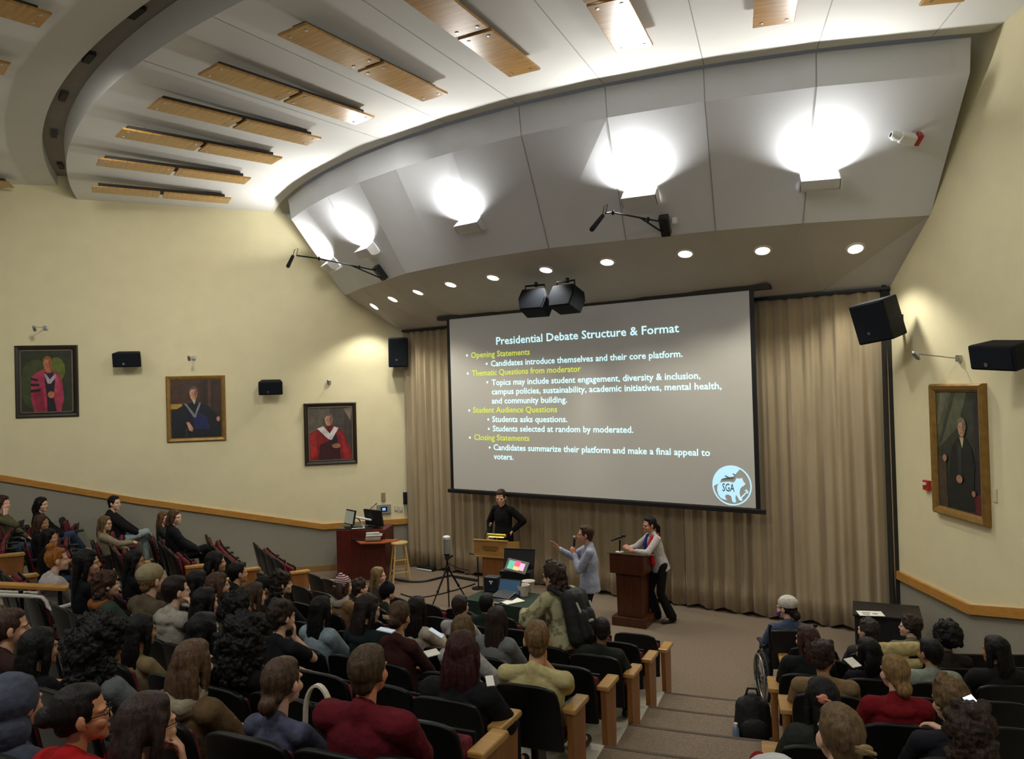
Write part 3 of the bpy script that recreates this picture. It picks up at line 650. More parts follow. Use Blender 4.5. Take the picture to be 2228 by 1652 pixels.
b.prism([(-w/2, .02, .86), (-w/2, .56, .90), (-w/2, .56, 1.04), (-w/2, .02, 1.14)], (.02, 0, 0)); b.prism([(w/2-.02, .02, .86), (w/2-.02, .56, .90), (w/2-.02, .56, 1.04), (w/2-.02, .02, 1.14)], (.02, 0, 0))
b.prism([(-w/2+.02, .02, .87), (-w/2+.02, .56, .9), (-w/2+.02, .56, .98), (-w/2+.02, .02, 1.06)], (w-.04, 0, 0)); b.build('top_box', M_OAK, root, bevel=.006)
b = MB(); b.box((0, .0, 1.15), (w+.03, .05, .025)); b.box((0, -.004, .87), (w+.02, .03, .025)); b.build('edge_molding', M_OAK, root, bevel=.005)
b = MB()
for z, ww in ((1.04, .3), (1.005, .3), (.975, .24)): b.box((0, -.006, z), (ww, .006, .012))
b.build('engraved_lines', mat('engraved_brown', (120, 76, 34), .6, .2, 40), root)
def gooseneck(name, label, loc, rz, pts, r=.008, tip=.02):
    root = thing(name, label, 'microphone', loc, rz)
    b = MB(); b.lathe([(0, 0), (.05, 0), (.045, .02), (0, .022)]); b.build('mic_base', M_BLACK, root, smooth=40)
    b = MB(); b.tube(pts, r, 8); b.build('gooseneck', M_METAL, root, smooth=40)
    p, q = np.array(pts[-2], float), np.array(pts[-1], float); d = (q-p)/np.linalg.norm(q-p)
    b = MB(); b.shp(capsule(q, q+d*tip*2, tip*.8, tip, 10)); b.build('mic_head', M_STEEL, root, smooth=True)
def loc_of(base, rz, x, y, z): return np.array(base)+np.array([x*math.cos(rz)-y*math.sin(rz), x*math.sin(rz)+y*math.cos(rz), z])
gooseneck('lectern_microphone', 'thin silver microphone leaning over the oak lectern', loc_of(ctr, ryw, -w*.28, .2, 1.04), ryw, [(0, 0, .02), (-.02, 0, .12), (.02, 0, .24), (.08, 0, .33)])
p = loc_of(ctr, ryw, .02, .22, 1.04); root = thing('reading_lamp', 'lit brass reading lamp on the oak lectern', 'lamp', p, ryw)
b = MB(); b.tube([(0, 0, 0), (0, 0, .14)], .01, 8); b.lathe([(0, 0), (.05, 0), (.05, .012), (0, .014)]); b.build('stem', mat('brass', (176, 142, 70), .3, .05, 8, metal=.9), root, smooth=40)
b = MB(); b.shp(capsule((-.16, 0, .16), (.16, 0, .16), .03, .03, 12)); b.build('lamp_shade', mat('brass_shade', (196, 176, 70), .3, .05, 8, metal=.6), root, smooth=True)
b = MB(); b.box((0, -.005, .133), (.28, .03, .012)); b.build('tube_light', mat('lamp_glow', (255, 238, 130), emit=1.6), root)
# dark lectern
pA = onz(1331, 1360, 0); pB = onz(1406, 1370, 0); pC = onz(1423, 1356, 0)
ryw = yaw_of(pA, pB); wb = float(np.linalg.norm((pB-pA)[:2])); ctr = (pA+pB)/2
DK = dict(c=ctr, rz=ryw, w=wb)
root = thing('lectern', 'dark mahogany lectern on a plinth in front of the woman with the scarf', 'lectern', ctr, ryw)
w = wb; d = .52
b = MB(); b.box((0, d/2, .07), (w, d, .14)); b.build('plinth', M_DKWOOD, root, bevel=.012)
b = MB(); b.prism([(-w*.36, .06, .14), (w*.36, .06, .14), (w*.38, .06, .84), (-w*.38, .06, .84)], (0, .38, 0)); b.build('pedestal', M_DKWOOD, root, bevel=.006)
b = MB(); b.prism([(-w*.33, .05, .2), (w*.33, .05, .2), (w*.35, .05, .78), (-w*.35, .05, .78)], (0, .012, 0)); b.build('front_panel', M_DKWOOD, root, bevel=.004)
b = MB(); b.prism([(-w*.5, -.02, .82), (-w*.5, .52, .82), (-w*.5, .52, 1.0), (-w*.5, -.02, 1.12)], (w, 0, 0)); b.build('top_box', M_DKWOOD, root, bevel=.008)
b = MB(); M = rotm(x=-math.atan(.12/.54)); b.box((0, .25, 1.075), (w*1.1, .62, .025), M); b.build('reading_top', mat('reading_top_dark', (98, 82, 58), .35, .15, 5), root, bevel=.005)
p = loc_of(ctr, ryw, -.16, .12, 1.115); root = thing('desk_microphone', 'black microphone on a desk stand held on the dark lectern', 'microphone', p, ryw)
b = MB(); b.lathe([(0, 0), (.07, 0), (.065, .02), (0, .025)]); b.build('stand_base', mat('stand_base_white', (214, 212, 204), .4, .04, 6), root, smooth=40)
b = MB(); b.tube([(0, 0, .02), (.01, 0, .2)], .014, 8); b.build('stand_pole', M_METAL, root, smooth=40)
b = MB(); b.tube([(-.14, .0, .18), (-.02, .02, .23), (.03, .03, .25)], [.016, .02, .022], 10); b.shp(ell((.06, .04, .265), (.035, .03, .03))); b.build('mic_body', M_BLACK, root, smooth=40)
for lx, ly, lb, sz in ((.26, .3, 'white sheet of paper on the right edge of the dark lectern', (.16, .24)), (.02, .3, 'blue-grey folder lying on the dark lectern top', (.3, .24))):
    p = loc_of(ctr, ryw, lx, ly, 1.09-.222*(ly-.25)+.003); b = MB(); b.box((0, 0, .0), (sz[0], sz[1], .008), rotm(x=-math.atan(.12/.54)))
    o = b.build('sheet' if lx > .1 else 'folder', M_PAPER if lx > .1 else mat('folder_blue', (74, 104, 120), .6, .1, 5), None); o.location = p; o.rotation_euler = (0, 0, ryw); tag(o, lb, 'paper' if lx > .1 else 'folder')
# ------------------------------------------------------------------ presenter's console and stool at the left wall
pA = onz(734, 1262, 0); pB = onz(840, 1262, 0); ryw = yaw_of(pA, pB); w = float(np.linalg.norm((pB-pA)[:2])); ctr = (pA+pB)/2
CON = dict(c=ctr, rz=ryw)
root = thing('console', 'dark red wooden presenter console with a pull-out shelf by the left wall', 'console', ctr, ryw)
b = MB(); b.box((0, .33, .5), (w, .66, 1.0)); b.build('cabinet', M_REDWOOD, root, bevel=.008)
b = MB(); b.box((-w*.14, .36, 1.012), (w*.74, .7, .024)); b.build('desk_top', mat('console_top_dark', (46, 44, 40), .3, .1, 6), root, bevel=.004)
b = MB(); b.box((0, .3, .05), (w+.02, .64, .1)); b.build('kick_base', M_REDWOOD, root)
b = MB(); b.prism([(-.12, -.02, .78), (.1, -.34, .78), (.56, -.3, .78), (.8, .0, .78), (.5, .06, .78)], (0, 0, .025)); b.build('pull_out_shelf', mat('orange_wood', (176, 96, 58), .3, .15, 4), root, bevel=.004)
def on_con(x, y, z): return loc_of(ctr, ryw, x, y, z)
p = on_con(-.27, .2, 1.024); root = thing('computer_monitor', 'grey-lit small monitor tilted on the left end of the presenter console', 'monitor', p, ryw+rad(-42))
b = MB(); b.box((0, .02, .0), (.26, .2, .02)); b.tube([(0, .03, .0), (0, .03, .14)], .022, 8); b.build('stand', M_BLACK, root)
b = MB(); b.box((0, 0, .20), (.36, .035, .30), rotm(x=rad(-12))); b.build('screen_case', M_BLACK, root, bevel=.006)
b = MB(); b.box((0, -.022, .20), (.32, .006, .25), rotm(x=rad(-12))); b.build('screen', mat('monitor_screen_grey', (118, 120, 108), emit=.4), root)
p = on_con(.22, .2, 1.024); root = thing('computer_monitor', 'large black monitor seen from behind on the presenter console', 'monitor', p, ryw+rad(150))
b = MB(); b.box((0, -.06, .01), (.28, .2, .02)); b.tube([(0, -.08, .0), (0, -.06, .16)], .026, 8); b.build('stand', M_BLACK, root)
b = MB(); b.box((0, 0, .19), (.5, .04, .33), rotm(x=rad(-10))); b.build('screen_case', M_BLACK, root, bevel=.008)
b = MB(); b.box((0, -.04, .18), (.14, .04, .14), rotm(x=rad(-10))); b.lathe([(0, 0), (.035, 0), (.035, .01), (0, .012)], (-.0, -.06, .2), 12, rotm(x=pi/2)); b.build('mount', M_METAL, root)
p = on_con(.0, .2, 1.024); root = thing('document_lamp', 'white swing-arm document lamp between the console monitors', 'lamp', p, ryw)
b = MB(); b.lathe([(0, 0), (.07, 0), (.06, .03), (0, .03)]); b.tube([(0, 0, .02), (-.12, .05, .16), (-.14, .06, .2)], .012, 8); b.build('base', M_STEEL, root, smooth=40)
b = MB(); b.shp(capsule((-.2, .02, .2), (.16, .0, .14), .022, .022, 10)); b.build('lamp_arm', M_WHITE, root, smooth=True)
p = on_con(-.16, .12, 1.024); root = thing('keyboard', 'black keyboard with scattered white papers on the presenter console', 'keyboard', p, ryw)
b = MB(); b.box((0, 0, .012), (.36, .13, .02)); b.build('key_tray', M_BLACK, root, bevel=.004)
p = on_con(-.05, .03, 1.024); b = MB(); b.box((0, 0, .004), (.26, .05, .006), rotm(z=.3)); o = b.build('sheet', M_PAPER); o.location = p; tag(o, 'crumpled white papers at the front edge of the presenter console', 'paper')
p = on_con(.3, -.12, .805); root = thing('document_camera', 'silver document camera box on the orange pull-out shelf', 'document camera', p, ryw+.2)
b = MB(); b.box((0, 0, .05), (.3, .22, .07)); b.build('base_box', mat('silver_grey', (150, 146, 134), .4, .08, 6), root, bevel=.015)
b = MB(); b.box((.02, -.0, .11), (.32, .2, .03)); b.shp(capsule((-.12, .02, .14), (.1, -.03, .15), .03, .03)); b.build('folded_arm', mat('pale_grey_plastic', (196, 192, 178), .4, .06, 6), root, bevel=.01)
p = on_con(-.02, -.06, .805); root = thing('keyboard', 'black keyboard lying at the back of the orange pull-out shelf', 'keyboard', p, ryw-.25); b = MB(); b.box((0, 0, .012), (.3, .12, .022)); b.build('key_tray', M_BLACK, root, bevel=.004)
gooseneck('console_microphone', 'thin black gooseneck microphone rising behind the console monitors', on_con(-.02, .55, 1.024), ryw, [(0, 0, .0), (.02, 0, .2), (.1, 0, .34), (.18, 0, .4)], .006, .016)
p = onz(868, 1270, 0)+np.array([0, .18, 0]); root = thing('bar_stool', 'round light wood bar stool beside the presenter console', 'stool', p, rad(20))
M_PINE = mat('pine_wood', (208, 176, 112), .45, .12, 4, stretch=(6, 6, 1))
b = MB(); b.lathe([(0, .74), (.16, .74), (.17, .755), (.165, .775), (0, .78)], n=28); b.build('seat', M_PINE, root, smooth=40)
cs = [(.1, .1), (-.1, .1), (-.1, -.1), (.1, -.1)]
for x, y in cs:
    b = MB(); b.tube([(x*.95, y*.95, .75), (x*1.75, y*1.75, 0)], [.017, .02], 10); b.build('leg', M_PINE, root, smooth=40)
for k in range(4):
    for z in (.2, .44):
        (x0, y0), (x1, y1) = cs[k], cs[(k+1) % 4]; s = .95+.8*(1-z/.75)
        b = MB(); b.tube([(x0*s, y0*s, z+.03*(k % 2)), (x1*s, y1*s, z+.03*(k % 2))], .011, 8); b.build('rung', M_PINE, root, smooth=40)
# ------------------------------------------------------------------ camera on a tripod
p = (onz(942, 1325, 0)+onz(1008, 1305, 0)+onz(975, 1318, 0))/3
root = thing('tripod', 'black camera tripod on the carpet left of the oak lectern', 'tripod', p, 0)
for k, q in enumerate(((942, 1328), (1010, 1306), (977, 1322))):
    e = onz(*q, 0)-p; e = e*1.15; e[2] = 0.01; b = MB(); h = np.array([e[0]*.06, e[1]*.06, .62]); m = h*.45+e*.55
    b.tube([h, m], .017, 8); b.tube([m, e], .012, 8); b.shp(ell(m, (.024, .024, .03))); b.build('leg', M_METAL, root, smooth=40)
b = MB(); b.tube([(0, 0, .5), (0, 0, .78)], .018, 8); b.lathe([(0, .58), (.045, .58), (.05, .64), (.03, .68), (0, .68)]); b.build('center_column', M_METAL, root, smooth=40)
b = MB(); b.shp(ell((0, 0, .82), (.045, .045, .055))); b.tube([(0, 0, .8), (.1, -.05, .86)], .02, 8); b.box((0, 0, .88), (.1, .1, .03)); b.tube([(0, .02, .72), (.2, .1, .6), (.36, .12, .56)], .01, 6); b.build('pan_head', M_BLACK, root, smooth=40)
c_ = thing('video_camera', 'upright grey camera with a white top on the black tripod', 'camera', p+np.array([0, 0, .895]), 0)
b = MB(); b.lathe([(0, 0), (.06, 0), (.06, .24), (.055, .25), (0, .25)], n=20); b.build('camera_body', mat('camera_grey', (132, 132, 128), .4, .08, 6), c_, smooth=40)
b = MB(); b.lathe([(0, .25), (.065, .25), (.068, .29), (.04, .31), (0, .312)], n=20); b.build('top_cap', M_WHITE, c_, smooth=40)
p2 = onz(1038, 1300, 0)+np.array([0, .6, 0])
root = thing('microphone_stand', 'thin black microphone stand behind the laptop table', 'stand', p2, 0)
b = MB(); b.lathe([(0, 0), (.13, 0), (.12, .02), (0, .03)]); b.build('base', M_METAL, root, smooth=40); b = MB(); b.tube([(0, 0, .02), (0, 0, .62)], .012, 8); b.build('pole', M_METAL, root)
b = MB(); b.tube([(0, 0, .62), (-.16, .05, .66)], .014, 8); b.build('clip', M_BLACK, root)
# ------------------------------------------------------------------ table with the slide operator's equipment
tc = np.array([-.02, 10.98, 0]); trz = rad(-31)
root = thing('folding_table', 'folding table under a dark green cloth in front of the first row', 'table', tc, trz)
b = MB(); b.box((0, 0, .725), (1.35, .68, .03)); b.build('tabletop', mat('table_grey', (120, 118, 112), .5, .05, 6), root, bevel=.006)
for x in (-.6, .6):
    for y in (-.28, .28): b = MB(); b.tube([(x, y, .71), (x, y, 0.0)], .016, 8); b.build('leg', M_METAL, root)
M_GCL = mat('dark_green_cloth', (34, 50, 34), .95, .2, 12, bump=.15)
b = MB(); n = 72; per = []
def rr(t, hw, hh, r):
    c, s = math.cos(t), math.sin(t); k = 1/max(abs(c)/hw, abs(s)/hh); return np.array([c*k, s*k])
top_ = [rr(t, .70, .36, 0) for t in np.linspace(0, 2*pi, n, endpoint=False)]
r0_ = [(*q, .745) for q in top_]; r1_ = [(*(q*1.01), .72) for q in top_]
r2_ = [(*(q*(1.03+.035*math.sin(i*1.1))), .3) for i, q in enumerate(top_)]; r3_ = [(*(q*(1.05+.05*math.sin(i*1.1))), .03) for i, q in enumerate(top_)]
b.add(np.array(r0_+r1_+r2_+r3_), [tuple(range(n))]+[(j*n+i, (j+1)*n+i, (j+1)*n+(i+1) % n, j*n+(i+1) % n) for j in range(3) for i in range(n)])
o = b.build('tablecloth', M_GCL, None, smooth=50); o.location = tc+np.array([0, 0, .002]); o.rotation_euler = (0, 0, trz); tag(o, 'dark green cloth draped over the laptop table', 'tablecloth')
def ont(px, py, z=.75): return onz(px, py, z)
def laptop(p, rz, label, scr_mat, sw=.34, sh=.23, ang=18, case=M_BLACK):
    root = thing('laptop', label, 'laptop', p, rz)
    b = MB(); b.box((0, 0, .01), (sw, .24, .018)); b.build('keyboard_base', case, root, bevel=.004)
    b = MB(); b.box((0, -.01, .0205), (sw*.88, .12, .003)); b.build('keys', M_BLACK, root)
    M = rotm(x=rad(-ang)); b = MB(); b.box(np.array([0, .12, .02])+M@np.array([0, 0, sh/2]), (sw, .012, sh), M); l = b.build('lid', case, root, bevel=.004)
    b = MB(); b.box(np.array([0, .12, .02])+M@np.array([0, -.008, sh/2]), (sw*.92, .004, sh*.88), M); b.build('screen', scr_mat, l)
    return root
laptop(ont(1098, 1302), trz+rad(4), 'open dark laptop with a dim blue screen on the green table', mat('laptop_dim_blue', (38, 66, 88), emit=.35), .36, .22, 24)
M_GRY = mat('laptop_grey', (120, 120, 116), .4, .08, 6)
p = ont(1072, 1290); root = thing('speaker_box', 'small dark blue equipment box with a white mark beside the laptop', 'box', p+np.array([0, .1, 0]), trz+rad(8))
b = MB(); b.box((0, 0, .11), (.22, .16, .22)); b.build('case', mat('box_navy', (30, 34, 46), .5, .15, 12), root, bevel=.012); b = MB(); b.box((.01, -.083, .16), (.06, .006, .02)); b.box((.01, -.083, .14), (.02, .006, .04)); b.build('mark', M_PAPER, root)
# second table behind with an open road case monitor
p = ont(1118, 1282, .75)+np.array([.05, .35, 0]); root = thing('road_case', 'open black equipment case standing behind the laptop on the green table', 'case', p, trz+rad(12))
b = MB(); b.box((0, .0, .1), (.5, .2, .2)); b.build('case_body', M_BLACK, root, bevel=.01)
M = rotm(x=rad(-14)); b = MB(); b.box(np.array([0, .1, .2])+M@np.array([0, 0, .14]), (.5, .04, .3), M); b.box(np.array([0, .1, .2])+M@np.array([0, -.01, .295]), (.52, .05, .015), M); b.build('case_lid', M_BLACK, root, bevel=.008)
t_ = thing('tablet', 'tablet with green, pink and yellow tiles on its screen', 'tablet', p+np.array([-.03, -.1, .2]), trz+rad(6))
M = rotm(x=rad(-38), y=rad(8)); b = MB(); b.box(M@np.array([0, 0, .09]), (.36, .018, .2), M); b.build('tablet_case', M_GRY, t_, bevel=.006)
b = MB(); mats = []
for i, (x0, x1, z0, z1, colr) in enumerate(((-.14, -.04, .02, .16, (96, 176, 150)), (-.04, .05, .08, .17, (240, 84, 130)), (-.04, .05, .02, .08, (226, 190, 110)), (.05, .13, .03, .15, (206, 168, 190)))):
    b.cur = i; mats.append(mat('tile_%d' % i, colr, emit=.5)); b.box(M@np.array([(x0+x1)/2, -.012, (z0+z1)/2]), (x1-x0, .003, z1-z0), M)
b.build('tablet_screen', mats, t_)
M_CUP = mat('paper_cup_white', (226, 214, 200), .6, .03, 6)
for q, lb in (((1138, 1296), 'white paper tub on the green table, nearer to the laptop'), ((1150, 1287), 'white paper tub on the green table, nearer to the backpack woman')):
    p = ont(*q); o = MB().lathe([(.0, .0), (.07, .0), (.095, .15), (.1, .155), (.094, .15), (.088, .145), (.064, .01), (0, .01)], n=28).build('paper_tub', M_CUP, None, smooth=40, org=None); o.location = p; tag(o, lb, 'cup', 'paper tubs on the green table')
p = ont(1112, 1309); b = MB(); b.box((0, 0, .008), (.3, .26, .012), rotm(z=.55)); o = b.build('notepad', M_PAPER, None, bevel=.003); o.location = p; tag(o, 'bright white paper pad lying on the front of the green table', 'paper')
laptop(ont(1084, 1308)+np.array([-.05, .0, .0]), trz+rad(-6), 'grey thin notebook computer lying open flat beside the white pad', mat('laptop_dark_screen', (40, 44, 48), .3, .05, 5), .3, .2, 75, M_GRY)
# ------------------------------------------------------------------ cables on the carpet
def cable(label, pts, r=.012, m=M_BLACK):
    P = [onz(*q, 0) + np.array([0, 0, r]) for q in pts]; V = []
    for i in range(len(P)-1):
        a, c_, d_, e = P[max(i-1, 0)], P[i], P[i+1], P[min(i+2, len(P)-1)]
        for t in np.linspace(0, 1, 6, endpoint=False): V.append(.5*((2*c_)+(-a+d_)*t+(2*a-5*c_+4*d_-e)*t*t+(-a+3*c_-3*d_+e)*t**3))
    V.append(P[-1]); b = MB(); b.tube(V, r, 6); tag(b.build('cable', m, org=V[0]), label, 'cable', 'cables on the stage carpet')
cable('black cable snaking over the carpet from the stool towards the tripod', [(856, 1262), (890, 1268), (925, 1267), (960, 1259), (985, 1254)], .02)
cable('thin black cable running across the carpet behind the tripod legs', [(872, 1294), (905, 1302), (950, 1296), (1000, 1283), (1034, 1272)], .012)
cable('black cable along the foot of the left beige curtain', [(985, 1257), (1010, 1261), (1038, 1266)], .025)
p = onz(930, 1243, 0); root = thing('floor_box', 'low black and white cable box on the floor at the left curtain', 'box', p+np.array([0, .1, 0]), FA)
b = MB(); b.box((0, 0, .04), (.42, .18, .07)); b.build('case', M_BLACK, root, bevel=.015); b = MB(); b.box((-.02, -.06, .03), (.4, .1, .03), rotm(x=.3)); b.build('lip', M_WHITE, root, bevel=.008)
p = onz(1442, 1306, 0); b = MB(); b.box((0, 0, .015), (.16, .05, .03)); o = b.build('power_strip', M_WHITE, None, bevel=.006); o.location = p; o.rotation_euler = (0, 0, FA); tag(o, 'small white power strip at the curtain foot right of the dark lectern', 'power strip')
# ------------------------------------------------------------------ black cart in the right corner
p = (onz(1852, 1326, .72)+onz(1966, 1345, .72))/2+np.array([.18, .12, 0]); p[2] = 0
root = thing('equipment_cart', 'black draped equipment cart in the right corner by the curtain', 'cart', p, rad(-24))
b = MB(); b.box((0, 0, .36), (.76, .6, .7)); b.build('cloth_cover', mat('black_cloth', (24, 24, 24), .9, .2, 20, bump=.2), root, bevel=.02)
b = MB(); b.box((0, 0, .715), (.8, .64, .03)); b.build('top_board', mat('black_board', (28, 27, 26), .5, .15, 9), root, bevel=.006)
q = onz(1894, 1336, .735); b = MB(); b.box((0, 0, .004), (.3, .21, .006)); o = b.build('sheet', M_PAPER, None); o.location = q; o.rotation_euler = (0, 0, rad(-12)); tag(o, 'white printed sheet on top of the black cart', 'paper')
b = MB(); b.box((-.05, .02, .009), (.1, .03, .001)); b.box((.05, -.02, .009), (.06, .05, .001)); b.box((-.06, -.05, .009), (.08, .03, .001)); b.build('grey_print', mat('print_grey', (150, 150, 145), .8, .1, 20), o)
# ------------------------------------------------------------------ hand rail at the left
def rail():
    p = atd(60, 1290, 8.1); p[2] = HK[5]
    root = thing('hand_rail', 'white tubular hand rail with an oak cap at the left photo edge', 'rail', p, 0)
    def q(x, y, D=8.1): return atd(x, y, D)-p
    M_RW = mat('rail_cream_metal', (214, 210, 196), .3, .04, 6)
    b = MB(); a, c = q(-140, 1266), q(150, 1280); d = (c-a)
    b.prism([a+[0, -.06, -.02], a+[0, .06, -.02], a+[0, .06, .02], a+[0, -.06, .02]], d); b.build('oak_cap', M_TRIM, root, bevel=.008)
    for y0, Dd in ((1297, 8.05), (1290, 8.3)):
        pts = [q(-140, y0-8, Dd), q(60, y0, Dd), q(92, y0+3, Dd), q(101, y0+12, Dd), q(104, y0+23, Dd), q(112, y0+30, Dd), q(150, y0+20, Dd), q(168, y0+13, Dd), q(171, y0+8, Dd+.1), q(160, y0+5, Dd+.2), q(110, y0+14, Dd+.25)] if Dd < 8.2 else [q(-140, y0-8, Dd), q(30, y0, Dd), q(84, y0+2, Dd)]
        b = MB(); b.tube(pts, .021, 10); b.build('tube', M_RW, root, smooth=50)
    for x, y in ((45, 1285), (130, 1284)):
        t = q(x, y); b = MB(); b.tube([t, (t[0], t[1]+.05, 0.0)], .022, 8); b.build('post', M_METAL, root)
rail()
# ------------------------------------------------------------------ people
FUSED = []
def fused(name, shapes, m, parent, voxel, smooth=4, disp=0., dscale=.05):
    b = MB()
    for S in shapes: b.shp(S)
    o = b.build(name, m, parent)
    r = o.modifiers.new('fuse', 'REMESH'); r.mode = 'VOXEL'; r.voxel_size = voxel; r.use_smooth_shade = True
    if smooth:
        s = o.modifiers.new('soften', 'SMOOTH'); s.factor = .5; s.iterations = smooth
    if disp:
        t = bpy.data.textures.get('locks%.3f' % dscale)
        if t is None: t = bpy.data.textures.new('locks%.3f' % dscale, 'CLOUDS'); t.noise_scale = dscale; t.noise_depth = 2
        d = o.modifiers.new('locks', 'DISPLACE'); d.texture = t; d.strength = disp; d.mid_level = .5; d.texture_coords = 'LOCAL'
    FUSED.append(o); return o
def bake_fused():
    dg = bpy.context.evaluated_depsgraph_get(); new = []
    for o in FUSED: new.append(bpy.data.meshes.new_from_object(o.evaluated_get(dg)))
    for o, me in zip(FUSED, new):
        old = o.data; o.modifiers.clear(); o.data = me; me.name = o.name; bpy.data.meshes.remove(old)
def hair_mat(c): return mat('hair', c, .5, .45, 60, stretch=(1, 1, .12), bump=.5, bscale=140, spec=.22)
def skin_mat(c): return mat('skin', c, .55, .07, 14, bump=.02)
def cloth_mat(c, v=.16): return mat('fabric', tuple(int(x*.9) for x in c), .92, v, 22, bump=.25, bscale=60, spec=.2)
def camo_mat():
    m = mat('camouflage_fabric', (128, 126, 84), .9, .1, 21.7); nt = m.node_tree
    cr = [n for n in nt.nodes if n.type == 'VALTORGB'][0].color_ramp; cr.interpolation = 'CONSTANT'
    cr.elements[0].position = 0; cr.elements[0].color = (*lin((176, 172, 132)), 1); cr.elements[1].position = .52; cr.elements[1].color = (*lin((136, 130, 90)), 1)
    e = cr.elements.new(.6); e.color = (*lin((92, 72, 58)), 1)
    [n for n in nt.nodes if n.type == 'TEX_NOISE'][0].inputs['Scale'].default_value = 9; return m
def stripe_mat(name, c1, c2, sc_=14):
    m = mat(name, c1, .9, .05, 3.33, rgb2=c2); nt = m.node_tree; w = nt.nodes.new('ShaderNodeTexWave'); w.inputs['Scale'].default_value = sc_; w.bands_direction = 'Z'; w.inputs['Distortion'].default_value = 2.
    cr = [n for n in nt.nodes if n.type == 'VALTORGB'][0]; tc = [n for n in nt.nodes if n.type == 'TEX_COORD'][0]
    nt.links.new(tc.outputs['Object'], w.inputs['Vector']); nt.links.new(w.outputs['Fac'], cr.inputs['Fac']); return m
def ik(a, t, l1, l2, hint):
    a, t, hint = np.array(a, float), np.array(t, float), np.array(hint, float); d = t-a; L = np.linalg.norm(d)
    if L > (l1+l2)*.995: t = a+d/L*(l1+l2)*.995; d = t-a; L = np.linalg.norm(d)
    u = d/L; x = (l1*l1-l2*l2+L*L)/(2*L); h = math.sqrt(max(l1*l1-x*x, 1e-6))
    p = hint-u*(hint@u); p /= np.linalg.norm(p)+1e-9
    return a+u*x+p*h, t
def hand(w, d, pn, side, s, curl=.5, spread=.1):
    """palm and five fingers; w wrist, d pointing direction, pn palm normal (where fingers curl to), side +1/-1 where the thumb sits"""
    d = np.array(d, float); d /= np.linalg.norm(d); pn = np.array(pn, float); pn -= d*(pn@d); pn /= np.linalg.norm(pn)+1e-9
    lat = np.cross(d, pn)*side; S = []
    ls = [.078, .086, .08, .064]
    for i in range(4):
        off = (.033-.022*i)
        k = w+d*.085*s*(1-.06*abs(i-1))+lat*off*s
        S.append(capsule(w+lat*off*.55*s, k, .016*s, .0125*s, 8))
        p = k; a = .18+curl*.5; dd = d+lat*spread*(1-i*.66)
        for j, f in enumerate((.46, .32, .26)):
            v = dd*math.cos(a)+pn*math.sin(a); v /= np.linalg.norm(v); q = p+v*ls[i]*f*s
            S.append(capsule(p, q, (.0098-.001*j)*s, (.0092-.001*j)*s, 8)); p = q; a += curl*(1.0 if j == 0 else .7)
    b = w+d*.022*s+lat*.026*s; v = d*.72+lat*.6+pn*(.25+.3*curl); v /= np.linalg.norm(v); q = b+v*.042*s
    S.append(capsule(b, q, .0155*s, .0115*s, 8)); v2 = d*.9+lat*.12+pn*(.3+.6*curl); v2 /= np.linalg.norm(v2); S.append(capsule(q, q+v2*.032*s, .011*s, .0088*s, 8))
    return S
def xf(S, M, c): return (np.array(S[0])@M.T+c, S[1])
def head_shapes(fem):
    j = .9 if fem else 1.
    S = [ell((0, -.014, .028), (.075, .093, .09)), ell((0, .028, -.03), (.060*j+.004, .062, .082)), ell((0, .045, -.078), (.046*j, .042, .032)), ell((0, .07, -.098), (.024*j, .02, .018)),
         capsule((0, .081, .006), (0, .0965, -.028), .009, .0115, 10), ell((0, .089, -.032), (.017, .011, .008)), ell((.03, .066, .016), (.028, .02, .010)), ell((-.03, .066, .016), (.028, .02, .010)),
         ell((.036, .062, -.036), (.024, .022, .024)), ell((-.036, .062, -.036), (.024, .022, .024)), ell((0, .078, -.066), (.024, .013, .008)), ell((0, .076, -.076), (.02, .013, .007))]
    for sx in (-1, 1): S.append(ell((sx*.078, -.008, -.012), (.010, .02, .032), rotm(z=sx*rad(-18)))); S.append(ell((sx*.074, .004, -.035), (.008, .01, .01)))
    return S
